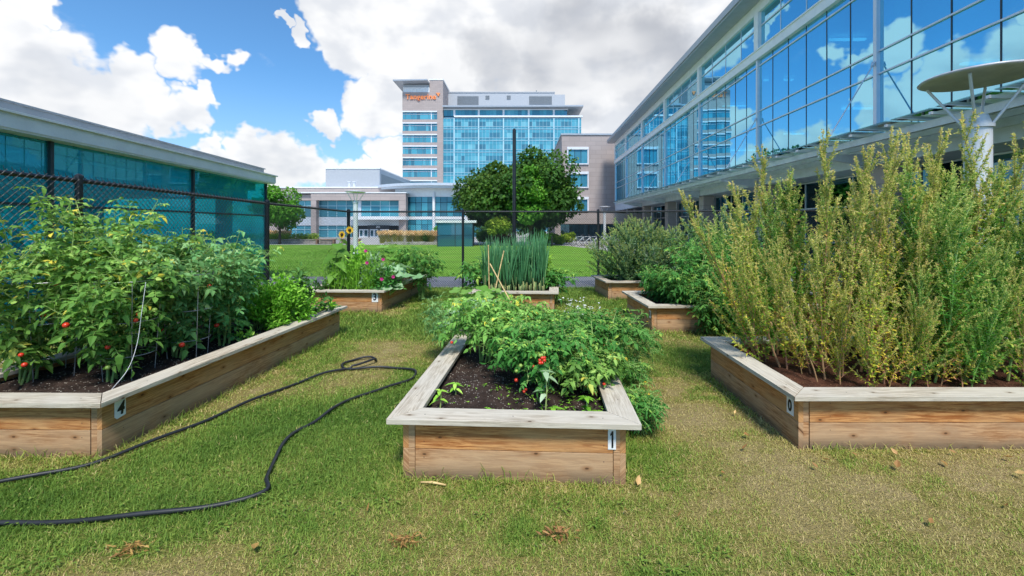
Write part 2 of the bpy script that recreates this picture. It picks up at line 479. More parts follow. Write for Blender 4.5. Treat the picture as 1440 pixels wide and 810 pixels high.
def glass_mat(name, refl, thru, base_refl, rough=.0, fres=1.35, film=0.0, brighten_col=(.02, .4, .5, 1)):
    """coated architectural glass: tinted mirror reflection over tinted see-through"""
    m, N = new_mat(name)
    t = N.n('ShaderNodeAttribute', attribute_name='tint').outputs['Fac']
    gl = N.n('ShaderNodeBsdfGlossy', {'Color': refl, 'Roughness': rough})
    tr = N.n('ShaderNodeBsdfTransparent', {'Color': N.mix(t, tuple(c * .75 for c in thru[:3]) + (1,), thru)})
    f = N.n('ShaderNodeFresnel', {'IOR': fres}).outputs[0]
    k = N.math('ADD', base_refl, N.math('MULTIPLY', f, 1 - base_refl), clamp=True)
    body = tr.outputs[0]
    if film:      # diffuse tint mixed in to brighten the pane, standing in for light
        pn = N.noise(N.n('ShaderNodeNewGeometry').outputs['Position'], .5, 4)
        df = N.n('ShaderNodeBsdfDiffuse', {'Color': brighten_col})
        body = N.n('ShaderNodeMixShader', {0: N.math('MULTIPLY', N.math('ADD', pn, N.math('MULTIPLY', t, .3)), film), 1: body, 2: df.outputs[0]}).outputs[0]
    N.out(N.n('ShaderNodeMixShader', {0: k, 1: body, 2: gl.outputs[0]}).outputs[0])
    return m
M['glass_office'] = glass_mat('blue_coated_glass', (.38, .80, .98, 1), (.08, .55, .82, 1), .70, .004, film=.7, brighten_col=(.02, .42, .68, 1))
M['glass_pav'] = glass_mat('teal_tinted_glass', (.30, .72, .80, 1), (.13, .95, 1.0, 1), .17, .0, film=.62, brighten_col=(.02, .56, .70, 1))
M['glass_teal_dark'] = glass_mat('dark_teal_glass', (.30, .60, .68, 1), (.03, .26, .33, 1), .22, .01)

def pane_mat(name, stops, refl=.35):
    """far glazing: every pane its own tone (blinds up or down behind it) with a sky reflection"""
    m, N = new_mat(name)
    t = N.n('ShaderNodeAttribute', attribute_name='tint').outputs['Fac']
    col = N.ramp(t, stops)
    n = N.noise(N.n('ShaderNodeNewGeometry').outputs['Position'], .25, 3)
    col = N.mix(N.smooth(n, .35, .7, 0, .35), col, tuple(c * .6 for c in stops[len(stops) // 2][1][:3]) + (1,))
    p = N.n('ShaderNodeBsdfPrincipled', {'Base Color': col, 'Roughness': .5})
    g = N.n('ShaderNodeBsdfGlossy', {'Color': (.45, .82, .95, 1), 'Roughness': .03})
    f = N.n('ShaderNodeFresnel', {'IOR': 1.33}).outputs[0]
    N.out(N.n('ShaderNodeMixShader', {0: N.math('ADD', refl, f, clamp=True), 1: p.outputs[0], 2: g.outputs[0]}).outputs[0])
    return m
M['pane'] = pane_mat('teal_office_glazing', [(0, (.012, .065, .11, 1)), (.35, (.025, .18, .27, 1)), (.7, (.06, .34, .45, 1)), (1, (.20, .50, .57, 1))], .04)
M['pane_dark'] = pane_mat('dark_blue_glazing', [(0, (.01, .03, .05, 1)), (.5, (.015, .13, .21, 1)), (1, (.05, .34, .45, 1))], .16)

# foliage palettes (tint 0 = shaded / old, 1 = young tips)
G = lambda h, k=1.0: hexc(h, k)
M['tomato_leaf'] = foliage_mat('tomato_leaf', [(0, G('33541f')), (.4, G('527d33')), (.75, G('78a34a')), (.95, G('a2c464')), (1, G('cfc04a'))])
M['tomato_leaf2'] = foliage_mat('tomato_leaf_blue_green', [(0, G('2a4e24')), (.4, G('487a3e')), (.8, G('74a466')), (1, G('9dbf80'))])
M['basil_leaf'] = foliage_mat('bright_green_leaf', [(0, G('2f5a14')), (.45, G('5a8f24')), (.8, G('84b63a')), (1, G('aed05c'))])
M['pepper_leaf'] = foliage_mat('dark_green_leaf', [(0, G('1c3a18')), (.5, G('315c28')), (1, G('5f8c44'))])
M['squash_leaf'] = foliage_mat('squash_leaf', [(0, G('3a6420')), (.5, G('5d8c36')), (.9, G('86ac58')), (1, G('b9c95a'))])
M['squash_pale'] = foliage_mat('pale_squash_leaf', [(0, G('4f7748')), (.5, G('7b9f72')), (1, G('a9c09a'))])
M['amar_leaf'] = foliage_mat('amaranth_leaf', [(0, G('3d6624')), (.3, G('678a2e')), (.5, G('a2aa3c')), (.7, G('d2c048')), (.86, G('dcae4a')), (1, G('e39a80'))], .5, bright=1.8)
M['amar_green'] = foliage_mat('green_amaranth_leaf', [(0, G('306024')), (.45, G('558a36')), (.8, G('86a848')), (1, G('c9bc50'))], .5, bright=1.65)
M['amar_seed'] = foliage_mat('amaranth_seed_head', [(0, G('7f8844')), (.5, G('acaa60')), (.8, G('c6b678')), (1, G('c09a70'))], .45, bright=1.75)
M['amar_seed_green'] = foliage_mat('green_seed_head', [(0, G('769046')), (.5, G('a6b462')), (1, G('d0c67e'))], .45, bright=1.6)
M['lamb_leaf'] = foliage_mat('grey_green_leaf', [(0, G('25452a')), (.4, G('466b42')), (.75, G('7d9b70')), (1, G('b0c3a2'))], .25)
M['herb_leaf'] = foliage_mat('lush_green_herb', [(0, G('1e481c')), (.5, G('37702c')), (.85, G('5d9644')), (1, G('98b84e'))])
M['onion_leaf'] = foliage_mat('onion_leaf', [(0, G('2c5a38')), (.5, G('477c50')), (.8, G('70a068')), (.93, G('a8b070')), (1, G('dccf9a'))], .2, .4)
M['stem_green'] = foliage_mat('pale_green_stem', [(0, G('5f7a3c')), (.5, G('87a05a')), (1, G('a9b878'))], .1)
M['stem_red'] = foliage_mat('red_amaranth_stem', [(0, G('8d3f58')), (.35, G('9d6a58')), (.7, G('9a9355')), (1, G('8c9850'))], .1)
M['grass'] = foliage_mat('lawn_grass_blade', [(0, G('456424')), (.35, G('6a8636')), (.6, G('8c9a46')), (.8, G('ac9f60')), (1, G('bfab7c'))], .3, .6, .0, 1.38)
M['lawn_blade'] = foliage_mat('far_lawn_blade', [(0, G('5c8a2e')), (1, G('86ae46'))], .3, .6, .0, 1.6)
M['tree_dark'] = foliage_mat('maple_leaf_dark', [(0, G('1a3212')), (.5, G('36591f')), (.85, G('5c7e30')), (1, G('879844'))], .28, bright=1.42)
M['tree_light'] = foliage_mat('young_tree_leaf', [(0, G('2f5a1a')), (.5, G('4f8526')), (1, G('86b044'))], .3)
M['tree_yellow'] = foliage_mat('yellow_green_leaf', [(0, G('4d6c1c')), (.5, G('7d9a2c')), (1, G('b3bf4a'))], .3)
M['shrub_red'] = foliage_mat('reddish_shrub_leaf', [(0, G('6a3c28')), (.5, G('97583c')), (1, G('a98a50'))], .2)
M['plume'] = foliage_mat('tan_grass_plume', [(0, G('6d7a3c')), (.4, G('a39a5a')), (.7, G('cfae80')), (1, G('e3c6a0'))], .3)
M['deadleaf'] = foliage_mat('dry_leaf', [(0, G('6b4a2c')), (.5, G('a5804c')), (1, G('cfae7a'))], .15)
M['petal_yellow'] = plain('yellow_petal', (.85, .50, .02, 1), .6, var=.12, scale=30)
M['petal_pink'] = plain('magenta_petal', (.55, .02, .22, 1), .6, var=.2, scale=40)
M['petal_pale'] = plain('pale_yellow_petal', (.85, .80, .45, 1), .6, var=.1, scale=30)
M['petal_white'] = plain('white_petal', (.82, .82, .78, 1), .6, var=.05)
M['flower_eye'] = plain('dark_flower_centre', (.06, .028, .012, 1), .9, var=.3, scale=60)
M['red_fruit'] = plain('ripe_tomato_skin', (.62, .045, .018, 1), .25, var=.15, scale=15)
M['green_fruit'] = plain('unripe_tomato_skin', (.28, .42, .08, 1), .3, var=.15, scale=15)
# ------------------------------------------------------------------ the ground
def sheet(name, poly, z, m, label=None):
    mb = MB(); p = np.asarray(poly, float)
    mb.add(np.c_[p, np.full(len(p), z)], np.array([list(range(len(p)))]))
    return tag(mb.build(name, m), kind='structure')

def ground_mat(name, green, dry, soilc, sc=1.0, stripes=False):
    m, N = new_mat(name)
    g = N.n('ShaderNodeNewGeometry').outputs['Position']
    a = N.noise(g, .9 * sc, 5, .6); b = N.noise(g, 14 * sc, 4, .6); c = N.noise(g, 90, 2)
    col = N.mix(N.smooth(a, .42, .66), green, dry)
    col = N.mix(N.smooth(b, .5, .75, 0, .6), col, soilc)
    if stripes:
        s = N.n('ShaderNodeSeparateXYZ', {0: g})
        t = N.math('SINE', N.math('ADD', N.math('MULTIPLY', s.outputs[1], 2.6), N.math('MULTIPLY', s.outputs[0], .9)))
        col = N.mix(N.smooth(t, -.4, .4, 0, .30), col, tuple(x * 1.45 for x in green[:3]) + (1,))
    bp = N.n('ShaderNodeBump', {'Height': N.math('ADD', b, c), 'Strength': .9, 'Distance': .03})
    p = N.n('ShaderNodeBsdfPrincipled', {'Base Color': col, 'Roughness': .9, 'Specular IOR Level': .1, 'Normal': bp.outputs[0]})
    N.out(p.outputs[0]); return m
def dry_at(x, y):
    """worn, straw-coloured turf: in front of the bed numbered 0, along the paths and the board feet, else in drifts"""
    big = vnoise(x, y, .55, 3) * .5 + vnoise(x, y, 1.6, 4) * .3 + vnoise(x, y, 5, 5) * .2
    g = lambda cx, cy, rx, ry: np.exp(-((x - cx) / rx) ** 2 - ((y - cy) / ry) ** 2)
    dry = g(3.3, 2.95, 1.5, .30) * .95 + g(2.9, 2.2, .9, .55) * .5 + g(1.75, 4.2, .36, 1.5) * .7 + g(.1, 2.62, 1.1, .2) * .35 + g(-2.3, 7.6, .4, 1.8) * .6 \
        + g(1.5, 7.6, .6, 2.2) * .5 + g(-2.75, 4.6, .22, 1.6) * .55 + g(-2.6, 2.95, .6, .12) * .4 + g(.1, 1.95, .5, .2) * .4 + g(-1.2, 2.05, .5, .12) * .3
    wet = g(-2.6, 2.6, 1.2, .35) * .45 + g(.9, 2.15, .5, .35) * .3 + g(-1.5, 3.6, .8, .8) * .2
    return (big - .50) * 2.6 + dry * (.0 + .65 * vnoise(x, y, 2.6, 8) + .75 * vnoise(x, y, 9, 9)) - wet + .35 * (vnoise(x, y, 13, 10) - .5)
m, N = new_mat('garden_turf')
g_ = N.n('ShaderNodeNewGeometry').outputs['Position']
t_ = N.n('ShaderNodeAttribute', attribute_name='tint').outputs['Fac']
b_ = N.noise(g_, 16, 5, .65); c_ = N.noise(g_, 110, 3)
col_ = N.ramp(N.math('ADD', t_, N.math('MULTIPLY', N.math('SUBTRACT', b_, .5), .5)), [(0, hexc('55752a')), (.4, hexc('6b7c34')), (.65, hexc('958a50')), (1, hexc('ad9a6e'))])
col_ = N.mix(N.smooth(c_, .45, .8, 0, .7), col_, hexc('4a3c24'))
bp_ = N.n('ShaderNodeBump', {'Height': N.math('ADD', b_, c_), 'Strength': .9, 'Distance': .03})
N.out(N.n('ShaderNodeBsdfPrincipled', {'Base Color': col_, 'Roughness': .9, 'Specular IOR Level': .1, 'Normal': bp_.outputs[0]}).outputs[0])
M['g_garden'] = m
M['g_lawn'] = ground_mat('mown_lawn', hexc('6f9c36'), hexc('7fa542'), hexc('668c34'), .4, True)

th = np.linspace(0, 2 * math.pi, 64, endpoint=False)
sheet('ground', np.c_[900 * np.cos(th), 900 * np.sin(th)], -.012, M['concrete'])
gx_ = np.linspace(-14, 16, 301); gy_ = np.linspace(-8, 11.86, 221)
GX, GY = np.meshgrid(gx_, gy_)
mb = MB()
ii, jj = np.meshgrid(np.arange(300), np.arange(220)); b0_ = (jj * 301 + ii).ravel()
cx_ = (GX[:-1, :-1] + .05).ravel(); cy_ = (GY[:-1, :-1] + .045).ravel()
mb.add(np.c_[GX.ravel(), GY.ravel(), np.full(GX.size, -.004)], np.c_[b0_, b0_ + 1, b0_ + 302, b0_ + 301], np.clip(.35 + dry_at(cx_, cy_) * .5, 0, 1))
tag(mb.build('garden_lawn', M['g_garden']), kind='structure')
sheet('path', [(-14, 11.86), (5.0, 11.86), (5.4, 14.4), (-14, 14.4)], -.004, M['asphalt'])
# the lawn beyond the fence swells gently towards the tree
mb = MB()
lx = np.linspace(0, 1, 40); ly = np.linspace(0, 1, 40)
V = []
for j in ly:
    Y = 14.4 + j * 24.6
    xr = np.interp(Y, [14.4, 20, 26, 31, 36.4, 39], [5.6, 6.0, 6.0, 5.5, 4.1, 2.5])
    for i in lx:
        X = -46 + i * (xr + 46)
        hgt = .16 * math.exp(-((X - .5) / 5) ** 2 - ((Y - 27) / 8) ** 2) * min(1, (Y - 14.4) / 4, (39 - Y) / 4, (xr - X) / 2)
        V.append((X, Y, -.002 + max(hgt, 0)))
F = [[j * 40 + i, j * 40 + i + 1, (j + 1) * 40 + i + 1, (j + 1) * 40 + i] for j in range(39) for i in range(39)]
mb.add(V, np.array(F)); tag(mb.build('lawn', M['g_lawn'], smooth=True), kind='structure')

# ------------------------------------------------------------------ raised beds
H_B = .395
CAPW, OVER = .19, .085
def inset(q, dist):
    """offset a convex quad (counter-clockwise) inwards by dist"""
    q = [np.asarray(p, float) for p in q]; n = len(q); out = []
    lines = []
    for i in range(n):
        d = q[(i + 1) % n] - q[i]; d = d / np.linalg.norm(d); nrm = np.array([-d[1], d[0]])
        lines.append((q[i] + nrm * dist, d))
    for i in range(n):
        p1, d1 = lines[i - 1]; p2, d2 = lines[i]
        A = np.array([d1, -d2]).T
        s = np.linalg.solve(A, p2 - p1)
        out.append(p1 + d1 * s[0])
    return out

PLATES = []
def planter(label, quad, plate=None, soil='soil', soil_z=.33, capm='cap', seed=0, group='numbered raised garden beds'):
    """quad: ground corners of the outer board faces, counter-clockwise, first side = the one facing the camera"""
    quad = [np.asarray(p, float) for p in quad]
    c = sum(quad) / 4
    root = empty('raised_bed', (c[0], c[1], 0), 0, label, 'raised bed', group)
    q = [p - c for p in quad]
    inn = inset(q, .038)
    post = .085
    for i in range(4):
        a, b = q[i], q[(i + 1) % 4]; ai, bi = inn[i], inn[(i + 1) % 4]
        d = (b - a) / np.linalg.norm(b - a)
        gap = .003
        sd = seed * 8 + i * 2
        for k, (z0, z1, m) in enumerate(((-.02, .196, 'cedar_grey'), (.200, H_B, 'cedar'))):
            mb = MB()
            # boards stop short of the corner posts
            p0, p1 = a + d * (post if i % 2 == 0 else .003), b - d * (post if i % 2 == 0 else .003)
            nin = np.array([-d[1], d[0]]) * .038
            o = -np.array([-d[1], d[0]]) * 0.0
            mb.prism([p0 + o, p1 + o, p1 + nin, p0 + nin], z0, z1, grain=(p0, d, sd + k * 1.37))
            for e_ in (.045, .955):
                for zf in (.25, .75):
                    pm = p0 + (p1 - p0) * e_; zq = z0 + (z1 - z0) * zf; nn_ = np.array([d[1], -d[0]])
                    mb.tube([(*(pm - nn_ * .004), zq), (*(pm + nn_ * .0008), zq)], .004, 8, mat=1)
            bo = mb.build('side_board', [M[m], M['black']], root, grain=True)
            bv = bo.modifiers.new('Bevel', 'BEVEL'); bv.width = .004; bv.segments = 2
        # corner posts at the ends of the two cross sides
        if i % 2 == 0:
            for e, s in ((a, 1), (b, -1)):
                nin = np.array([-d[1], d[0]]) * .034
                off = np.array([-d[1], d[0]]) * .005
                p0, p1 = e + d * s * .005, e + d * s * (post - .005)
                poly = [p0 + off, p1 + off, p1 + off + nin, p0 + off + nin] if s > 0 else [p1 + off, p0 + off, p0 + off + nin, p1 + off + nin]
                for z0, z1 in ((-.02, .2), (.204, H_B - .002)):
                    mb = MB(); mb.prism(poly, z0, z1, grain=(e, d, sd + z0 + 5))
                    mb.build('corner_post', M['cedar_grey'], root, grain=True)
    # mitred cap boards
    oq = inset(q, -OVER); iq = inset(q, CAPW - OVER)
    for i in range(4):
        j = (i + 1) % 4
        d = unit(oq[j] - oq[i])
        g0, g1 = oq[i] + d * .003, oq[j] - d * .003
        mb = MB(); mb.prism([g0, g1, iq[j] - d * .003, iq[i] + d * .003], H_B + .001, H_B + .036, grain=(oq[i], d, seed * 5 + i * 1.9 + .6))
        for e_ in (.10, .5, .90):
            pm = (g0 + (g1 - g0) * e_) * .55 + (iq[i] + (iq[j] - iq[i]) * e_) * .45
            mb.tube([(pm[0], pm[1], H_B + .03), (pm[0], pm[1], H_B + .0368)], .0055, 8, mat=1)
        bo = mb.build('cap_board', [M[capm], M['black']], root, grain=True)
        bv = bo.modifiers.new('Bevel', 'BEVEL'); bv.width = .009; bv.segments = 2; bv.limit_method = 'ANGLE'
    # soil, slightly heaped
    mb = MB(); n = 70
    i4 = inset(q, .04)
    V = []
    for u in np.linspace(0, 1, n):
        for v in np.linspace(0, 1, n):
            p = (i4[0] * (1 - u) + i4[1] * u) * (1 - v) + (i4[3] * (1 - u) + i4[2] * u) * v
            V.append((p[0], p[1], soil_z + .05 * (vnoise(p[0] + c[0], p[1] + c[1], 4.0, seed) - .5) + .035 * (vnoise(p[0] + c[0], p[1] + c[1], 13.0, seed + 1) - .5) + .02 * (vnoise(p[0] + c[0], p[1] + c[1], 31.0, seed + 2) - .5) + .03 * math.sin(math.pi * u) * math.sin(math.pi * v)))
    mb.add(V, np.array([[i * n + j, (i + 1) * n + j, (i + 1) * n + j + 1, i * n + j + 1] for i in range(n - 1) for j in range(n - 1)]))
    mb.build('soil', M[soil], root, smooth=True)
    if plate:
        side, t, z, w_, h_, txt, size, shear, notch = plate
        a, b = q[side], q[(side + 1) % 4]; d = unit(b - a); nrm = np.array([d[1], -d[0]])
        p = a + d * t + nrm * .002
        ang = math.atan2(d[1], d[0])
        pl = MB()
        k = notch
        poly = [(-w_ / 2 + k, -h_ / 2), (w_ / 2, -h_ / 2 + k * .6), (w_ / 2, h_ / 2), (-w_ / 2, h_ / 2), (-w_ / 2, -h_ / 2 + k)] if k else [(-w_ / 2, -h_ / 2), (w_ / 2, -h_ / 2), (w_ / 2, h_ / 2), (-w_ / 2, h_ / 2)]
        m_ = len(poly)
        V = [(x, -.0, y) for x, y in poly] + [(x, -.003, y) for x, y in poly]
        pl.add(V, [np.array([list(range(m_, 2 * m_))]), np.array([list(range(m_))[::-1]]), np.array([[i, (i + 1) % m_, m_ + (i + 1) % m_, m_ + i] for i in range(m_)])])
        po = pl.build('number_plate', M['white'], root)
        po.location = (p[0], p[1], z); po.rotation_euler = (0, 0, ang)
        me = mesh_of_text(txt, size, .0012, shear, .004) if txt != '1' else None
        if me is None:
            h1 = size * .36
            P1 = [(-.004, -h1), (.011, -h1), (.011, h1), (-.001, h1), (-.014, h1 * .62), (-.014, h1 * .42), (-.004, h1 * .58)]
            db = MB(); db.add([(x, y, z) for z in (-.0012, .0012) for x, y in P1], [np.array([list(range(7))[::-1]]), np.array([list(range(7, 14))]), np.array([[i, (i + 1) % 7, 7 + (i + 1) % 7, 7 + i] for i in range(7)])])
            me = db.mesh('digit', [])
        me.materials.append(M['ink'])
        to = bpy.data.objects.new('digit', me); COL.objects.link(to)
        to.parent = po; to.location = (0, -.005, 0); to.rotation_euler = (R(90), 0, 0)
        to.scale = (.78, 1, 1)
    return root

BED1 = [(-.80, 2.885), (.69, 2.812), (.86, 5.95), (-.63, 6.03)]
planter('raised bed with a white number 1 on its front board, cherry tomato vines spilling over', BED1, (0, 1.40, .295, .052, .135, '1', .15, .0, 0), seed=1)
BED4 = [(-4.60, 3.16), (-3.09, 3.14), (-2.86, 6.72), (-4.38, 6.76)]
planter('long raised bed with a number 4 plate, packed with tall tomato plants', BED4, (1, .135, .30, .085, .14, '4', .135, .18, .018), seed=2)
BED0 = [(2.12, 3.26), (5.75, 3.26), (5.75, 4.86), (2.14, 4.82)]
planter('raised bed with a number 0 plate at its corner, full of tall yellowing amaranth', BED0, (3, 1.46, .285, .085, .13, '0', .12, .0, 0), soil='mulch', soil_z=.31, seed=3)
BED3 = [(-4.35, 8.50), (-2.76, 8.43), (-2.50, 11.3), (-4.10, 11.4)]
planter('raised bed with a number 3 plate, holding a sunflower and magenta zinnias', BED3, (0, 1.46, .295, .125, .19, '3', .19, .0, 0), seed=4, capm='cap')
BED2 = [(-.93, 8.32), (.64, 8.26), (.76, 9.70), (-.80, 9.76)]
planter('raised bed of upright onion leaves behind the squash, its front partly hidden', BED2, None, seed=5)
BED5 = [(2.10, 6.86), (5.6, 6.86), (5.6, 8.34), (2.06, 8.30)]
planter('raised bed smothered by lush green herbs spilling over its front board', BED5, (3, 1.36, .27, .075, .12, '8', .10, .0, 0), seed=6)
BED6 = [(2.01, 9.86), (5.4, 9.86), (5.4, 11.2), (1.90, 11.0)]
planter('small-looking raised bed at the back by the fence under a grey-green bushy weed', BED6, None, seed=7)
BEDS = [BED1, BED4, BED0, BED3, BED2, BED5, BED6]

def in_beds(x, y, pad=0.0):
    inside = np.zeros(len(x), bool)
    for q in BEDS:
        q = inset([np.asarray(p, float) for p in q], -pad) if pad else [np.asarray(p, float) for p in q]
        k = np.ones(len(x), bool)
        for i in range(4):
            a, b = q[i], q[(i + 1) % 4]
            k &= ((b[0] - a[0]) * (y - a[1]) - (b[1] - a[1]) * (x - a[0])) > 0
        inside |= k
    return inside

# ------------------------------------------------------------------ hose
hp = [(-3.6, 2.28), (-3.05, 2.40), (-2.62, 2.43), (-2.26, 2.47), (-1.90, 2.55), (-1.63, 2.70), (-1.69, 2.83), (-1.76, 3.02), (-1.83, 3.27), (-1.84, 3.49), (-1.77, 3.70),
      (-1.72, 3.95), (-1.63, 4.20), (-1.42, 4.42), (-1.24, 4.62), (-1.20, 4.82), (-1.24, 4.95), (-1.42, 5.05), (-1.62, 5.08), (-1.86, 5.04), (-2.07, 5.04), (-2.16, 5.14), (-2.15, 5.30),
      (-2.06, 5.42), (-1.93, 5.46), (-1.84, 5.40), (-1.82, 5.28), (-1.92, 5.14), (-2.08, 5.02), (-2.26, 4.84), (-2.40, 4.58), (-2.55, 4.22), (-2.66, 3.92), (-2.76, 3.62), (-2.88, 3.32), (-3.02, 3.06), (-3.22, 2.90), (-3.5, 2.76), (-3.9, 2.66)]
def spline(pts, per=6):
    P = np.asarray(pts, float); out = []
    for i in range(len(P) - 1):
        p0, p1, p2, p3 = P[max(i - 1, 0)], P[i], P[i + 1], P[min(i + 2, len(P) - 1)]
        for t in np.linspace(0, 1, per, endpoint=False):
            out.append(.5 * ((2 * p1) + (p2 - p0) * t + (2 * p0 - 5 * p1 + 4 * p2 - p3) * t * t + (3 * p1 - p0 - 3 * p2 + p3) * t ** 3))
    out.append(P[-1]); return np.array(out)
s_ = spline(hp, 7)
zz = np.full(len(s_), .022) + .008 * np.sin(np.arange(len(s_)) * .35)
k_ = len(s_)
zz[int(k_ * .68):int(k_ * .73)] += .028
mb = MB(); mb.tube(np.c_[s_, zz], .0135, 8)
tag(mb.build('garden_hose', M['hose'], smooth=True), 'black rubber hose looping across the grass beside the bed numbered 4', 'hose')

def blades(n, x0, x1, y0, y1, hmin, hmax, wid, drymap=True, reject=True, fall=None):
    x = rng.uniform(x0, x1, n)
    u = rng.random(n)
    y = y0 + (y1 - y0) * (u if fall is None else u ** fall)
    k = (np.abs(x + .0) < y * 1.28 + .6)
    if reject: k &= ~in_beds(x, y, .012)
    x, y = x[k], y[k]; n = len(x)
    dry0 = dry_at(x, y)
    edge = in_beds(x, y, .16)
    dryness = np.clip(dry0 + edge * .2, -.6, 1)
    keep = rng.random(n) > np.clip(dryness, 0, .9) * .45
    x, y, dryness, edge = x[keep], y[keep], dryness[keep], edge[keep]; n = len(x)
    tint = np.clip(.36 + dryness * .40 + rng.normal(0, .12, n), .02, 1)
    straw = rng.random(n) < (.06 + np.clip(dryness, 0, 1) * .75)
    tint = np.where(straw, rng.uniform(.72, 1, n), tint)
    h = rng.uniform(hmin, hmax, n) * np.clip(1.1 - dryness * .5, .5, 1.3) * np.where(straw, .8, 1) * (1 + edge * .5)
    az = rng.uniform(0, 2 * math.pi, n); lean = np.where(straw, rng.uniform(.6, 1.7, n), rng.uniform(.15, 1.1, n))
    D = np.c_[np.cos(az) * np.sin(lean), np.sin(az) * np.sin(lean), np.cos(lean)]
    D[:, 2] = np.maximum(D[:, 2], .08)
    Sd = np.c_[-np.sin(az), np.cos(az), np.zeros(n)]
    P = np.c_[x, y, np.full(n, -.006)]
    w_ = (wid * rng.uniform(.7, 1.4, n))[:, None]
    tipbend = np.c_[np.cos(az), np.sin(az), -np.full(n, .35)] * (h * rng.uniform(.1, .5, n))[:, None]
    V = np.stack([P - Sd * w_ * .5, P + Sd * w_ * .5, P + D * (h * .6)[:, None] + Sd * w_ * .42, P + D * (h * .6)[:, None] - Sd * w_ * .42, P + D * h[:, None] + tipbend], 1)
    V[:, 4, 2] = np.maximum(V[:, 4, 2], .004)
    b = (np.arange(n) * 5)[:, None]
    mbx = MB()
    mbx.v.append(V.reshape(-1, 3)); mbx.g.append(np.zeros((n * 5, 3)))
    mbx.f += [b + np.array([[0, 1, 2, 3]]), b + np.array([[3, 2, 4]])]
    mbx.t += [tint, tint]; mbx.m += [np.zeros(n, int)] * 2; mbx.nv = 5 * n
    return mbx
def merge(*ms):
    o = MB()
    for m in ms:
        o.v += m.v; o.g += m.g; o.t += m.t; o.m += m.m
        o.f += [f + o.nv for f in m.f]; o.nv += m.nv
    return o
g1 = blades(230000, -4.6, 5.2, 1.75, 3.6, .016, .042, .0034)
g2 = blades(190000, -7, 6, 3.5, 6.5, .02, .046, .005)
g3 = blades(110000, -9, 8, 6.3, 11.85, .03, .07, .010)
def keep_near_beds(n, hmin, hmax, wid):
    m = blades(n, -5, 6, 2.3, 11.8, hmin, hmax, wid)
    V = m.v[0].reshape(-1, 5, 3); k = in_beds(V[:, 0, 0], V[:, 0, 1], .055)
    b = (np.arange(k.sum()) * 5)[:, None]
    o = MB(); o.v.append(V[k].reshape(-1, 3)); o.g.append(np.zeros((k.sum() * 5, 3)))
    o.f += [b + np.array([[0, 1, 2, 3]]), b + np.array([[3, 2, 4]])]; o.t += [m.t[0][k]] * 2; o.m += [np.zeros(k.sum(), int)] * 2; o.nv = 5 * k.sum()
    return o
g4 = keep_near_beds(420000, .04, .10, .0045)
# clover and plantain rosettes among the blades
cl = MB(); nc = 420
cxy = np.c_[rng.uniform(-3.6, 3.6, nc), 1.8 + 4.2 * rng.random(nc) ** 1.5]
cxy = cxy[(~in_beds(cxy[:, 0], cxy[:, 1], .03)) & (dry_at(cxy[:, 0], cxy[:, 1]) < .35)]
k_ = np.repeat(np.arange(len(cxy)), 9)
a_ = rng.uniform(0, 2 * math.pi, len(k_)); r_ = np.abs(rng.normal(0, .045, len(k_)))
P_ = np.c_[cxy[k_, 0] + r_ * np.cos(a_), cxy[k_, 1] + r_ * np.sin(a_), rng.uniform(.008, .03, len(k_))]
cl.leaves(P_, np.c_[np.cos(a_), np.sin(a_), rng.uniform(.0, .5, len(k_))], np.tile([[0, 0, 1.0]], (len(k_), 1)), rng.uniform(.014, .038, len(k_)), .012, rng.uniform(.15, .5, len(k_)), .2, .3)
gg = merge(g1, g2, g3, g4, cl)
# taller tufts hugging the board feet
tag(gg.build('grass', M['grass']), 'short patchy garden grass, green and straw coloured, between the raised beds', 'grass', kind='stuff')

# lawn fringe beyond the fence
lf = blades(110000, -22, 6, 14.4, 32, .03, .06, .022, reject=False, fall=1.5)
for i in range(len(lf.t)): lf.t[i] = np.clip(lf.t[i], 0, 1)
tag(lf.build('lawn_grass', M['lawn_blade']), 'even bright green grass of the lawn beyond the chain link fence', 'grass', kind='stuff')

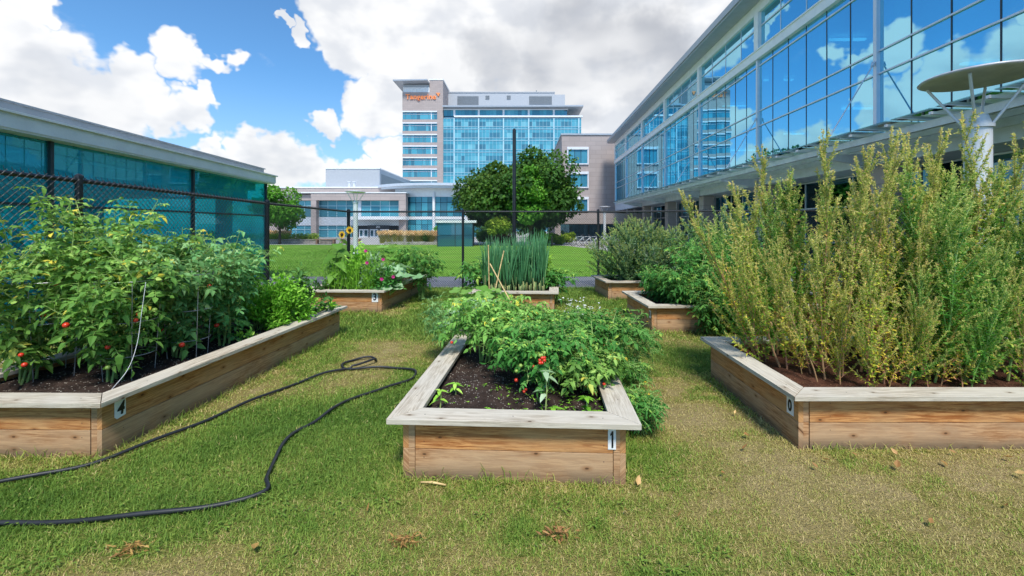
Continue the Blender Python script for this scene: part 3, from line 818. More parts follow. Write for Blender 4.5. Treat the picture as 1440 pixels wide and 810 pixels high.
# ------------------------------------------------------------------ chain link fences
def fence(name, label, posts, top, skip_first=False, hide_dx=(0, 0)):
    root = empty(name, (posts[0][0], posts[0][1], 0), 0, label, 'fence', 'black chain link fences')
    ox, oy = posts[0]
    for i, (x, y) in enumerate(posts):
        if i == 0 and skip_first: continue
        mb = MB(); t = top[i]; r = .034 if 0 < i < len(posts) - 1 else .045
        mb.tube([(x - ox, y - oy, -.05), (x - ox, y - oy, t + .03)], r, 14)
        mb.tube([(x - ox, y - oy, t + .03), (x - ox, y - oy, t + .055), (x - ox, y - oy, t + .075)], [r * 1.12, r * 1.05, r * .4], 14)
        mb.tube([(x - ox, y - oy, t - .035), (x - ox, y - oy, t - .0)], r * 1.2, 14)
        mb.build('post', M['black'], root)
    for i in range(len(posts) - 1):
        a = np.array([posts[i][0] - ox, posts[i][1] - oy]); b = np.array([posts[i + 1][0] - ox, posts[i + 1][1] - oy])
        ta, tb = top[i], top[i + 1]
        mb = MB(); mb.tube([(a[0], a[1], ta), (b[0], b[1], tb)], .024, 12)
        mb.build('top_rail', M['black'], root)
        L = np.linalg.norm(b - a); d = (b - a) / L; nrm = np.array([-d[1], d[0]])
        pitch = .066; A = []; B = []
        z0 = .03
        for sgn in (1, -1):
            zc = 2.12
            cs = np.arange(-2.4, L + 2.4, pitch)
            for c in cs:
                # line u = c + sgn*(z-z0)
                zt = zc
                u0, u1 = c, c + sgn * (zt - z0)
                za, zb = z0, zt
                if sgn > 0:
                    if u0 < 0: za = z0 - u0; u0 = 0
                    if u1 > L: zb = z0 + (L - c); u1 = L
                else:
                    if u0 > L: za = z0 + (u0 - L); u0 = L
                    if u1 < 0: zb = z0 + c; u1 = 0
                if zb - za < .02: continue
                # weave: split in short pieces that pass in front and behind
                k0, k1 = u0 / L, u1 / L
                zt0 = za * (ta + (tb - ta) * k0 + .035) / zc; zt1 = zb * (ta + (tb - ta) * k1 + .035) / zc
                p0 = a + d * u0 + nrm * (.030 + .003 * sgn); p1 = a + d * u1 + nrm * (.030 + .003 * sgn)
                A.append((p0[0], p0[1], zt0)); B.append((p1[0], p1[1], zt1))
        mb = MB(); mb.segs(np.array(A), np.array(B), .003, .003)
        # twisted barbs along the top
        cs = np.arange(.02, L, pitch)
        tops = np.array([[*(a + d * c + nrm * .03), (ta + (tb - ta) * c / L) + .02] for c in cs])
        mb.segs(tops, tops + np.array([[0, 0, .045]]) + np.c_[np.tile(d * .012, (len(cs), 1)), np.zeros(len(cs))], .003, .002)
        mb.build('wire_mesh', M['black'], root)
    return root
fence('chain_link_fence', 'black chain link fence running across behind the beds, in front of the lawn', [(-4.8, 11.86), (-1.62, 11.86), (2.14, 11.86), (5.7, 11.86), (9.2, 11.86), (12.6, 11.86)], [2.10, 2.10, 2.10, 2.12, 2.12, 2.12])
fence('chain_link_fence', 'black chain link fence along the tomato bed, in front of the low teal glass pavilion', [(-4.8, 11.80), (-4.73, 7.95), (-4.77, 4.6), (-4.80, 1.2), (-4.8, -2.2)], [2.10, 2.12, 2.19, 2.20, 2.20], skip_first=True)
mb = MB(); mb.tube([(0, 0, -.05), (0, 0, 4.47)], .052, 14); mb.tube([(0, 0, 4.47), (0, 0, 4.5)], [.05, .02], 14)
tag(mb.build('metal_pole', M['black'], loc=(-.20, 12.25, 0)), 'tall bare black metal pole rising behind the onions in front of the big tree', 'pole')
# ------------------------------------------------------------------ buildings
def pane_grid(mb, o, u, v, us, vs, gap=.0, tints=None, jit=.0, mat=0):
    """separate panes spanned by u (horizontal) and v (vertical), every pane set a hair out of true"""
    o = np.asarray(o, float); u = unit(np.asarray(u, float)); v = unit(np.asarray(v, float)); n = np.cross(u, v)
    for i in range(len(us) - 1):
        for j in range(len(vs) - 1):
            a, b, c, d = us[i] + gap, us[i + 1] - gap, vs[j] + gap, vs[j + 1] - gap
            e = rng.normal(0, jit, 2) if jit else (0, 0)
            V = [o + u * x + v * y + n * (e[0] * (x - (a + b) / 2) + e[1] * (y - (c + d) / 2)) for x, y in ((a, c), (b, c), (b, d), (a, d))]
            t = rng.random() if tints is None else tints(i, j)
            mb.add(V, np.array([[0, 1, 2, 3]]), t, mat)

def bar(mb, o, u, v, u0, u1, v0, v1, d0, d1, mat=0):
    """box in the wall plane: spans u0..u1, v0..v1, from depth d0 to d1 along the outward normal"""
    o = np.asarray(o, float); u = unit(np.asarray(u, float)); v = unit(np.asarray(v, float)); n = np.cross(u, v)
    V = [o + u * a + v * b + n * c for c in (d0, d1) for a, b in ((u0, v0), (u1, v0), (u1, v1), (u0, v1))]
    mb.add(V, np.array([[3, 2, 1, 0], [4, 5, 6, 7], [0, 1, 5, 4], [1, 2, 6, 5], [2, 3, 7, 6], [3, 0, 4, 7]]), .5, mat)

# ---- low teal pavilion on the left -------------------------------------------------
PV = empty('glass_pavilion', (-7.07, 0, 0), math.atan(.095), 'low glass pavilion with teal glazing and grey metal roof edge behind the left fence', 'building')
# local: y along the wall (away from the camera), +x towards the garden
y0, y1 = -3.5, 14.06
bays = [-3.5, 0.03, 3.52, 7.02, 10.5, 14.06]
mb = MB(); mb.box(-11, .25, y0, y1 + .12, 3.09, 3.12); mb.box(.0, .27, y0, y1 + .14, 3.12, 3.335); mb.box(-11, .32, y0, y1 + .18, 3.337, 3.372)
mb.build('fascia', M['fascia'], PV)
mb = MB(); mb.box(-11, .08, y0, y1 - .25, 3.376, 3.53); mb.box(-11, .11, y0, y1 - .2, 3.532, 3.56)
mb.build('roof', M['roofm'], PV)
mb = MB(); mb.box(-10.9, -.3, y0, y1, 2.86, 3.08); 
mb.build('ceiling', M['ceil'], PV)
for k in range(6):
    mb = MB(); yy = -2 + k * 3.1
    mb.box(-10.6, -.35, yy, yy + .18, 2.55, 2.855); mb.build('ceiling_beam', M['fascia'], PV)
mb = MB(); mb.box(-11, 0, y0, y1, -.05, .06); mb.build('floor', M['floorin'], PV)
for yy in (1.8, 8.8, 13.4):
    for xx in (-.9, -10):
        mb = MB(); mb.box(xx - .16, xx + .16, yy - .16, yy + .16, .06, 2.55); mb.build('column', M['fascia'], PV)
for i in range(5):
    mb = MB()
    for (za, zb) in ((.06, .78), (.82, 2.02), (2.06, 3.085)):
        pane_grid(mb, (0, bays[i], 0), (0, 1, 0), (0, 0, 1), [.03, bays[i + 1] - bays[i] - .03], [za, zb], jit=.001)
    wn = mb.build('window', M['glass_pav'], PV)
    mb = MB()
    o = (0, bays[i], 0); L = bays[i + 1] - bays[i]
    bar(mb, o, (0, 1, 0), (0, 0, 1), -.03, .03, 0, 3.085, -.02, .05)
    for zc in (.80, 2.04):
        bar(mb, o, (0, 1, 0), (0, 0, 1), .03, L - .03, zc - .02, zc + .02, -.02, .035)
    if i == 4: bar(mb, o, (0, 1, 0), (0, 0, 1), L - .03, L + .04, 0, 3.085, -.03, .05)
    mb.build('frame', M['dark_metal'], wn)
mb = MB()
pane_grid(mb, (-11, y1, 0), (1, 0, 0), (0, 0, 1), [0, 3.6, 7.3, 11], [.06, 3.085], jit=.001); mb.build('window', M['glass_pav'], PV)
mb = MB()
pane_grid(mb, (-11, y0, 0), (0, 1, 0), (0, 0, 1), [0, 3.5, 7, 10.5, 14, 17.5], [.06, 3.085], jit=.001); mb.build('window', M['glass_pav'], PV)
mb = MB(); mb.tube([(-4.4, 6.4, 2.2), (-4.4, 7.6, 2.2)], [.28, .33], 12); mb.tube([(-4.4, 7, 2.4), (-4.4, 7, 2.86)], .03, 6)
mb.build('air_duct', M['dark_in'], PV)
for (xx, yy, w_, l_, h_) in ((-3, 2.5, .9, 1.8, .9), (-6.5, 5, 1.2, 2.4, 1.05), (-3.4, 10.3, .9, 1.6, .95), (-8.5, 11, 1, 3, 1.5), (-8.8, 1, 1, 3, 1.4)):
    mb = MB(); mb.box(xx, xx + w_, yy, yy + l_, h_ - .06, h_); mb.box(xx + .05, xx + w_ - .05, yy + .05, yy + l_ - .05, .06, h_ - .062)
    mb.build('counter', M['dark_in'], PV)

# ---- blue glass office building on the right -----------------------------------------
OB = empty('glass_office_building', (11.6, 0, 0), -math.atan(.02), 'long blue glass office building with white mullions and a steel and glass canopy', 'building')
B = [-8.0, -.6, 6.8, 14.2, 21.6, 29.0, 36.4, 43.8, 51.2, 57.6]
T_ = [4.70, 6.75, 7.50, 9.78, 10.10]                   # transom heights
UV = ((0, -1, 0), (0, 0, 1))                            # u runs towards the camera so that the normal faces the garden (-x)
for i in range(len(B) - 1):
    b0, b1 = B[i], B[i + 1]; L = b1 - b0
    o = (0, b1, 0)
    us = [L * k / 6 for k in range(7)]
    mb = MB()
    pane_grid(mb, o, *UV, us, T_, gap=.004, jit=.0016)
    wn = mb.build('window', M['glass_office'], OB)
    mb = MB()
    for z in T_[:-1]:
        bar(mb, o, *UV, 0, L, z - .026, z + .026, -.03, .05)
    bar(mb, o, *UV, -.07, .07, T_[0] - .2, T_[-1], -.05, .12)
    wf = mb.build('frame', M['alu'], wn)
    mb = MB()
    for u_ in us[1:-1]:
        bar(mb, o, *UV, u_ - .018, u_ + .018, T_[0], T_[-1], -.06, .012)
    mb.build('mullion', M['dark_metal'], wn)
    # clerestory window between thick white columns
    mb = MB()
    pane_grid(mb, (.02, b1, 0), *UV, [L * k / 4 for k in range(5)], [10.56, 11.75, 12.45], gap=.004, jit=.0016)
    wn = mb.build('clerestory_window', M['glass_office'], OB)
    mb = MB(); bar(mb, o, *UV, 0, L, 11.72, 11.78, -.06, .03)
    for u_ in (L * .25, L * .5, L * .75): bar(mb, o, *UV, u_ - .02, u_ + .02, 10.56, 12.45, -.07, .0)
    mb.build('frame', M['alu'], wn)
    mb = MB(); bar(mb, o, *UV, -.19, .19, 10.56, 12.45, -.1, .16); mb.build('column', M['fascia'], OB)
Lt = B[-1] - B[0]
o = (0, B[-1], 0)
mb = MB(); bar(mb, o, *UV, -.1, Lt, 10.104, 10.555, -.1, .19); bar(mb, o, *UV, -.1, Lt, 10.50, 10.56, .0, .24); mb.build('spandrel_band', M['fascia'], OB)
mb = MB(); bar(mb, o, *UV, -.1, Lt, 12.454, 12.95, -.1, .12); mb.build('eaves_wall', M['fascia'], OB)
mb = MB(); bar(mb, o, *UV, -.6, Lt, 12.955, 13.05, -14, 1.0); bar(mb, o, *UV, -.62, Lt, 13.054, 13.42, -14, 1.08); bar(mb, o, *UV, -.3, Lt, 13.424, 13.7, -14, .25)
mb.build('roof', M['roofm'], OB)
# inside: slabs, ceilings, back wall, light fittings
mb = MB(); bar(mb, o, *UV, 0, Lt, 7.0, 7.35, -10, -.35); bar(mb, o, *UV, 0, Lt, 4.35, 4.7, -10, -.2); bar(mb, o, *UV, 0, Lt, 10.12, 10.5, -10, -.35); mb.build('floor_slab', M['ceil'], OB)
mb = MB(); bar(mb, o, *UV, 0, Lt, 0, 12.9, -10.2, -10); mb.build('inner_wall', M['ceil'], OB)
ml, Nl = new_mat('lit_ceiling_fitting'); Nl.out(Nl.n('ShaderNodeEmission', {0: (1, .97, .9, 1), 1: 2.2}).outputs[0])
for yy in np.arange(-2, 56, 5.2):
    for z, xx in ((9.9, 1.6), (6.86, 2.2)):
        mb = MB(); mb.box(xx, xx + 1.6, yy, yy + .16, z, z + .07); mb.build('ceiling_light', ml, OB)
for b in B[1:-1]:
    mb = MB(); mb.box(1.2, 1.7, b + .8, b + 1.3, 0, 12.4); mb.build('column', M['fascia'], OB)
# ground floor: recessed dark teal glazing, stone columns, grey soffit
for i in range(len(B) - 1):
    b0, b1 = B[i], B[i + 1]; L = b1 - b0
    mb = MB(); pane_grid(mb, (1.4, b1, 0), *UV, [L * k / 5 for k in range(6)], [.1, 1.0, 2.5, 3.74], gap=.03, jit=.001)
    wn = mb.build('shop_window', M['glass_teal_dark'], OB)
    mb = MB()
    for z in (.05, 1.0, 2.5, 3.7): bar(mb, (1.4, b1, 0), *UV, 0, L, z - .03, z + .03, -.05, .04)
    for k in range(6): bar(mb, (1.4, b1, 0), *UV, L * k / 5 - .025, L * k / 5 + .025, 0.08, 3.67, -.05, .035)
    mb.build('frame', M['alu'], wn)
    mb = MB(); mb.box(.05, .75, b1 - .38, b1 + .38, -.1, 3.74); mb.build('column', M['panel'], OB)
mb = MB(); bar(mb, o, *UV, -.1, Lt, 3.75, 4.50, -10, .06); mb.build('fascia', M['steel'], OB)
mb = MB(); bar(mb, (6, B[-1], 0), *UV, 0, Lt, 0, 3.74, -.2, 0); mb.build('inner_wall', M['dark_in'], OB)
mb = MB(); bar(mb, o, *UV, 0, Lt, -.1, .03, -10, 0); mb.build('floor', M['floorin'], OB)
# end returns
mb = MB(); mb.box(.1, 14, B[-1] + .02, B[-1] + .3, 0, 13.0); mb.build('end_wall', M['panel'], OB)
# canopy
CN = empty('canopy', (0, 0, 0)); CN.parent = OB
cx0, cx1 = -1.85, -.1
yc0, yc1 = -8, 48
mb = MB()
bar(mb, (cx0, yc1, 0), *UV, 0, yc1 - yc0, 4.08, 4.26, -.07, .07)
bar(mb, (cx0 + .95, yc1, 0), *UV, 0, yc1 - yc0, 4.14, 4.28, -.04, .04)
bar(mb, (cx1, yc1, 0), *UV, 0, yc1 - yc0, 4.10, 4.30, -.05, .05)
mb.build('edge_beam', M['steel_dark'], CN)
k = 0
for yy in np.arange(yc0 + .5, yc1 - .1, 1.233):
    mb = MB()
    mb.box(cx0 - .55, cx1, yy - .035, yy + .035, 4.265, 4.33)
    mb.build('rafter', M['alu'], CN)
    mb = MB()
    V = [(cx0 - .5, yy + .06, 4.42), (cx0 - .5, yy + 1.17, 4.42), (cx1 - .02, yy + 1.17, 4.36), (cx1 - .02, yy + .06, 4.36)]
    mb.add(V, np.array([[3, 2, 1, 0]]), .6)
    mb.add([(x, y_, z_ + .018) for x, y_, z_ in V], np.array([[0, 1, 2, 3]]), .6)
    mb.build('glass_sheet', M['glass_canopy'] if 'glass_canopy' in M else M.setdefault('glass_canopy', glass_mat('pale_canopy_glass', (.8, .92, .95, 1), (.68, .88, .88, 1), .12, .02, film=.25, brighten_col=(.6, .75, .75, 1))), CN)
for b in B[1:-2]:
    mb = MB()
    V = []
    for s in (-.06, .06):
        V += [(cx1, b + s, 3.62), (cx0 - .1, b + s, 3.98), (cx0 - .1, b + s, 4.075), (cx1, b + s, 4.075)]
    mb.add(V, np.array([[0, 1, 2, 3], [7, 6, 5, 4], [0, 4, 5, 1], [1, 5, 6, 2], [2, 6, 7, 3], [3, 7, 4, 0]]))
    mb.build('bracket', M['steel_dark'], CN)
    mb = MB(); mb.tube([(-.14, b, 7.12), (cx0, b, 4.27)], .022, 8); mb.tube([(-.16, b, 7.16), (-.2, b, 7.02)], .05, 8)
    mb.build('tie_rod', M['alu'], CN)

# ---- stone building at the end of the office block ----------------------------------
SB = empty('stone_building', (0, 0, 0), 0, 'taupe stone building with white framed square windows between tower and glass block', 'building')
X0, X1, Yf, Yb, Zt = 5.7, 14.0, 60.0, 78.0, 14.5
mb = MB(); mb.box(X0, X1, Yf, Yb, 3.2, Zt); mb.build('wall', M['panel'], SB)
mb = MB(); mb.box(X0 - .12, X1, Yf - .12, Yb, Zt + .003, Zt + .22); mb.build('parapet_cap', M['roofm'], SB)
def square_window(o, u, w_, h_, root, cols=3, mat='pane'):
    v = (0, 0, 1)
    mb = MB(); n_ = np.cross(unit(np.asarray(u, float)), v)
    oo = np.asarray(o, float) + n_ * .02
    pane_grid(mb, oo, u, v, list(np.linspace(.15, w_ - .15, cols + 1)), [.15, h_ - .35], gap=.03, tints=lambda i, j: (.25 + .5 * rng.random()))
    wn = mb.build('window', M[mat], root)
    mb = MB()
    bar(mb, o, u, v, 0, w_, h_ - .35, h_, -.05, .22); bar(mb, o, u, v, 0, w_, 0, .15, -.05, .18)
    bar(mb, o, u, v, 0, .15, .152, h_ - .352, -.05, .18); bar(mb, o, u, v, w_ - .15, w_, .152, h_ - .352, -.05, .18)
    mb.build('frame', M['grout_white'], wn)
    mb = MB()
    for c in np.linspace(.15, w_ - .15, cols + 1)[1:-1]: bar(mb, o, u, v, c - .03, c + .03, .153, h_ - .353, .0, .06)
    mb.build('mullion', M['dark_metal'], wn)
for z0, h_ in ((10.35, 2.45), (7.05, 2.3), (3.6, 2.2)):
    square_window((6.45, Yf, z0), (1, 0, 0), 3.0, h_, SB)
    square_window((X0, 74, z0), (0, -1, 0), 4.2, h_, SB)
# ground-floor portico in front
mb = MB(); mb.box(3.6, 13.6, 46.2, 60.0, 1.95, 3.1); mb.build('portico_roof', M['panel'], SB)
for (x, y) in ((3.65, 46.25), (3.65, 48.9), (3.65, 51.6), (3.65, 54.4), (3.65, 57.2), (13.0, 46.25)):
    mb = MB(); mb.box(x, x + .62, y, y + .6, -.15, 1.947); mb.build('pier', M['panel'], SB)
mb = MB(); pane_grid(mb, (4.6, 50.5, -.1), (1, 0, 0), (0, 0, 1), list(np.linspace(0, 9, 9)), [0, 2.04], gap=.04, tints=lambda i, j: .2 + .3 * rng.random()); mb.build('shop_window', M['pane_dark'], SB)
mb = MB(); mb.box(X0 + .02, X1 - .02, Yf + .02, Yb - .02, -.1, 3.198); mb.build('ground_floor_wall', M['dark_in'], SB)

# ---- tower with the orange sign --------------------------------------------------------
TW = empty('office_tower', (0, 0, 0), 0, 'tall office tower with stepped stone block, teal curtain wall and orange letters', 'building')
s = .2333; TY = 140.0
tx = lambda p: (p - 733) * s
tz = lambda p: 1.7 + (318 - p) * s
xl, xr = tx(565.8), tx(623)
rows = [157.7 + 16.2 * k for k in range(11)]
# stone block: solid core + piers and bands between the strip windows
mb = MB()
zs = [tz(129.6)]
mb.box(xl, xr, TY, TY + 16, tz(157.0), tz(129.6))
for k, r in enumerate(rows):
    zt = tz(r + 10.2); zb = tz(r + 16.2 - .8) if k < 10 else 0
    mb.box(xl, tx(614.8), TY, TY + .5, zb, zt)
mb.box(tx(614.8), xr, TY, TY + 16, 0, tz(157.0) - .01)
mb.box(xl, tx(614.8) - .01, TY + .52, TY + 16, 0, tz(157.0) - .01)
mb.box(tx(604), xr, TY, TY + 13, tz(129.6) + .01, tz(112.8))
mb.build('wall', M['panel'], TW)
mb = MB(); mb.box(tx(604) - .15, xr + .15, TY - .15, TY + 13.2, tz(112.8) + .01, tz(112.8) + .4); mb.build('coping', M['fascia'], TW)
mb = MB(); mb.box(xl + .3, tx(604) - .05, TY + .2, TY + 12, tz(129.6) + .01, tz(122.6)); 
for q in np.linspace(xl + .3, tx(604) - .4, 9): mb.box(q, q + .12, TY + .05, TY + .2, tz(129.4), tz(122.6))
mb.build('louvre', M['fascia'], TW)
mb = MB()
mb.add([(tx(556.5), TY - 3.2, tz(118.2)), (tx(604) - .1, TY - 3.2, tz(117.4)), (tx(604) - .1, TY + 14, tz(117.4)), (tx(556.5), TY + 14, tz(118.2)),
        (tx(556.5), TY - 3.2, tz(116.4)), (tx(604) - .1, TY - 3.2, tz(115.6)), (tx(604) - .1, TY + 14, tz(115.6)), (tx(556.5), TY + 14, tz(116.4))],
       np.array([[3, 2, 1, 0], [4, 5, 6, 7], [0, 1, 5, 4], [1, 2, 6, 5], [2, 3, 7, 6], [3, 0, 4, 7]]))
mb.box(xl + .2, tx(604) - .2, TY + .2, TY + 12, tz(122.6) + .01, tz(118.6))
mb.build('roof_canopy', M['roofm'], TW)
for k, r in enumerate(rows):
    mb = MB()
    us = [0] + sorted(rng.choice(np.arange(1, 12), 8, replace=False).tolist()) + [12]
    us = [(u_ / 12) * (tx(614.8) - xl) for u_ in us]
    pane_grid(mb, (xl, TY + .25, tz(r + 10.2)), (1, 0, 0), (0, 0, 1), us, [0, 10.2 * s], gap=.03, jit=.002, tints=lambda i, j: .15 + .7 * rng.random() ** 1.3)
    wn = mb.build('strip_window', M['pane'], TW)
    mb = MB()
    bar(mb, (xl, TY + .25, tz(r + 10.2)), (1, 0, 0), (0, 0, 1), 0, tx(614.8) - xl, 10.2 * s + .01, 10.2 * s + .36, .0, .5)
    bar(mb, (xl, TY + .25, tz(r + 10.2)), (1, 0, 0), (0, 0, 1), 9.35, 9.6, 0.02, 10.2 * s, .0, .12)
    bar(mb, (xl, TY + .25, tz(r + 10.2)), (1, 0, 0), (0, 0, 1), 0, tx(614.8) - xl, 10.2 * s * .72, 10.2 * s * .76, .0, .1)
    mb.build('frame', M['grout_white'], wn)
# curtain wall
xc0, xc1 = xr + .02, tx(817.6)
mv = [tx(p) for p in (638.5, 673, 708, 743.5, 779, 814)]
fl = [164.5 + 16.3 * k for k in range(11)]
edges = [xc0] + mv + [xc1]
us = []
for a, b in zip(edges[:-1], edges[1:]):
    n_ = max(1, round((b - a) / 1.15)); us += list(np.linspace(a, b, n_, endpoint=False))
us.append(xc1)
us = np.array(us) - xc0
for k in range(11):
    z1 = tz(fl[k] + (1 if k == 0 else 0)); z0 = max(tz(fl[k] + 16.3), 0)
    h_ = z1 - z0
    if h_ < .5: break
    mb = MB()
    runs = np.repeat(rng.random(40) < .38, rng.integers(1, 4, 40))
    blind = rng.random(80)
    def tn(i, j):
        if j == 2: return .52 + .2 * rng.random()
        if j == 0: return .40 + .25 * rng.random()
        return (.14 + .2 * rng.random()) if runs[i % len(runs)] else (.55 + .4 * blind[i % 80])
    pane_grid(mb, (xc0, TY + .4, z0), (1, 0, 0), (0, 0, 1), list(us), [0, h_ * .22, h_ * .66, h_], gap=.015, jit=.002, tints=tn)
    wn = mb.build('curtain_wall_window', M['pane'], TW)
    mb = MB()
    for q in us[::1]: bar(mb, (xc0, TY + .4, z0), (1, 0, 0), (0, 0, 1), max(q - .03, 0), min(q + .03, xc1 - xc0), 0, h_, .0, .06)
    bar(mb, (xc0, TY + .4, z0), (1, 0, 0), (0, 0, 1), 0, xc1 - xc0, h_ - .14, h_, .061, .13)
    bar(mb, (xc0, TY + .4, z0), (1, 0, 0), (0, 0, 1), 0, xc1 - xc0, h_ * .2, h_ * .23, .061, .10)
    for q in mv: bar(mb, (xc0, TY + .4, z0), (1, 0, 0), (0, 0, 1), q - xc0 - .2, q - xc0 + .2, 0.01, h_ - .15, .062, .32)
    mb.build('frame', M['glazing_bar'] if 'glazing_bar' in M else M.setdefault('glazing_bar', plain('pale_blue_glazing_bar', (.42, .62, .70, 1), .4, .1, var=.05)), wn)
mb = MB()
zt0, zt1 = tz(162.3), tz(153.8)
xt1 = tx(550 + 1255 / 5.064)
us2 = np.array([q for q in us if q <= xt1 - xc0])
pane_grid(mb, (xc0, TY + .8, zt0), (1, 0, 0), (0, 0, 1), list(us2), [0, zt1 - zt0], gap=.02, jit=.002, tints=lambda i, j: .2 + .6 * rng.random()); wn = mb.build('clerestory_window', M['pane'], TW)
mb = MB()
for q in mv[:-1]: bar(mb, (xc0, TY + .8, zt0), (1, 0, 0), (0, 0, 1), q - xc0 - .3, q - xc0 + .3, 0, zt1 - zt0, .0, .3)
bar(mb, (xc0, TY + .8, zt0), (1, 0, 0), (0, 0, 1), 0, xt1 - xc0 + .3, zt1 - zt0 + .01, zt1 - zt0 + .35, -.1, .4)
bar(mb, (xc0, TY + .8, zt0), (1, 0, 0), (0, 0, 1), mv[0] - xc0, xc1 - xc0 + .4, -.55, -.02, -.1, .9)
mb.build('frame', M['grout_white'], wn)
mb = MB(); mb.box(xc0, xc1 - .02, TY + 1.3, TY + 17, 0, tz(164)); mb.box(xc0, xt1, TY + 1.3, TY + 15, tz(164) + .01, zt1 + .3); mb.build('core_wall', M['pane_dark'], TW)
mb = MB()
zr = tz(151.6)
mb.add([(xc0, TY - 1.2, zr), (tx(819.5), TY - 1.6, zr), (tx(819.5), TY + 17, zr), (xc0, TY + 17, zr), (xc0, TY - 1.2, zr + .5), (tx(819.5), TY - 1.6, zr + .5), (tx(819.5), TY + 17, zr + .5), (xc0, TY + 17, zr + .5)],
       np.array([[3, 2, 1, 0], [4, 5, 6, 7], [0, 1, 5, 4], [1, 2, 6, 5], [2, 3, 7, 6], [3, 0, 4, 7]]))
mb.build('eaves_slab', M['roofm'], TW)
ph = .25
px_ = lambda p: (p - 733) * ph
pz_ = lambda p: 1.7 + (318 - p) * ph
mb = MB(); mb.box(px_(628), px_(780), 150, 160, zr + .5, pz_(130.5)); mb.box(px_(780) + .01, px_(794.5), 150, 160, zr + .5, pz_(133)); mb.box(px_(628) - .1, px_(780) + .1, 149.8, 160.1, pz_(130.5) + .01, pz_(130.5) + .35)
mb.build('penthouse', M['penthouse'], TW)
for a, b, c, d_ in ((643.2, 673, 135.2, 147.6), (744.1, 776, 135, 146.6), (682.8, 688.2, 134.5, 139.6), (712.8, 718, 134.3, 139.6)):
    mb = MB(); mb.box(px_(a), px_(b), 149.9, 150.0, pz_(d_), pz_(c))
    for q in np.arange(pz_(d_), pz_(c) - .1, .35): mb.box(px_(a), px_(b), 149.82, 149.9, q, q + .08)
    mb.build('louvre', M['louvre'], TW)
for a, t in ((754.5, 126), (768, 127.5), (697, 129)):
    mb = MB(); mb.tube([(px_(a), 151, pz_(130.5)), (px_(a), 151, pz_(t))], .18, 8); mb.build('vent_pipe', M['louvre'], TW)
# sign: letters and the little arrow after the e
me = mesh_of_text('Tangerine', 2.45, .12, offset=.045, spacing=1.06)
me.materials.append(M['orange'])
co = np.zeros(len(me.vertices) * 3); me.vertices.foreach_get('co', co); co = co.reshape(-1, 3)
wid = np.ptp(co[:, 0]); cxm = (co[:, 0].max() + co[:, 0].min()) / 2
sg = bpy.data.objects.new('sign_lettering', me); COL.objects.link(sg); sg.parent = TW
tw = tx(613.2) - tx(570.6)
sg.rotation_euler = (R(90), 0, 0); sg.scale = (tw / wid, tw / wid * 1.0, 1)
sg.location = ((tx(570.6) + tx(613.2)) / 2 - cxm * tw / wid, TY - .2, tz(136.6))
mb = MB()
ax0, ax1, az0, az1 = tx(613.4), tx(618.6), tz(135.4), tz(131)
for y_ in (0,):
    P2 = [(ax0, az1), (ax1, az1), (ax1 - .0, az1 - .15), ((ax0 + ax1) / 2 + .25, az0), ((ax0 + ax1) / 2 - .05, az0 + .1), ((ax0 + ax1) / 2 - .15, az0 + .55)]
    n_ = len(P2)
    V = [(x, TY - .32, z) for x, z in P2] + [(x, TY - .05, z) for x, z in P2]
    mb.add(V, [np.array([list(range(n_))[::-1]]), np.array([list(range(n_, 2 * n_))]), np.array([[i, (i + 1) % n_, n_ + (i + 1) % n_, n_ + i] for i in range(n_)])])
mb.build('sign_arrow', M['orange'], TW)

# ---- podium building on the left of the tower -------------------------------------------
PB = empty('entrance_building', (0, 0, 0), 0, 'two storey stone entrance building with curved glazed drum and sweeping white roof', 'building')
s2 = .1083; PY = 65.0
bx = lambda p: (p - 733) * s2
bz = lambda p: 1.7 + (318 - p) * s2
xa, xb = bx(396), bx(570.6)
mb = MB()
mb.box(bx(437), xb, PY, PY + 1.2, bz(281.6), bz(271.7))                # portal lintel
mb.box(bx(437), bx(444.5), PY, PY + 1.2, -.1, bz(281.6) - .01)
mb.box(bx(560.7), xb, PY, PY + 1.2, -.1, bz(281.6) - .01)
mb.box(xa, bx(437) - .01, PY + .4, PY + 1.2, bz(281.6), bz(271.7) - .2)
mb.box(xa - 4, xb - .3, PY + 3.2, PY + 24, -.1, 7.8)
mb.box(xa, bx(399.5), PY + .4, PY + 3.19, -.1, bz(281.6))
mb.build('wall', M['panel'], PB)
mb = MB(); mb.box(xa, xb + .1, PY - .1, PY + 3.1, bz(271.7) + .01, bz(271.7) + .16); mb.box(xa - 4.1, xb - .2, PY + 3.1, PY + 24, 7.803, 7.98); mb.build('coping', M['fascia'], PB)
def storey_window(xs, z0, z1, nm, dk='pane', y=PY + .9):
    mb = MB(); L = xs[1] - xs[0]; n_ = max(2, round(L / 1.35))
    us = list(np.linspace(0, L, n_ + 1))
    h_ = z1 - z0
    pane_grid(mb, (xs[0], y, z0), (1, 0, 0), (0, 0, 1), us, [0, h_ * .68, h_], gap=.03, jit=.003, tints=lambda i, j: .15 + .65 * rng.random())
    wn = mb.build('window', M[dk], PB)
    mb = MB()
    for q in us: bar(mb, (xs[0], y, z0), (1, 0, 0), (0, 0, 1), max(q - .03, 0), min(q + .03, L), 0, h_, .0, .06)
    bar(mb, (xs[0], y, z0), (1, 0, 0), (0, 0, 1), 0, L, h_ * .68 - .04, h_ * .68 + .04, .061, .1)
    mb.build('frame', M['glazing_bar'], wn)
mid = bx(502)
for xs in ((bx(444.8), bx(470)), (bx(470.2), bx(497)), (bx(505), bx(532)), (bx(532.2), bx(558.5))):
    storey_window(xs, bz(305), bz(281.8), 'window')
for xs in ((bx(444.8), bx(470)), (bx(470.2), bx(492))):
    storey_window(xs, -.05, bz(317.4), 'window')
storey_window((bx(400), bx(436.5)), -.05, bz(317.4), 'window'); storey_window((bx(400), bx(436.5)), bz(305), bz(281.8), 'window', 'pane_dark')
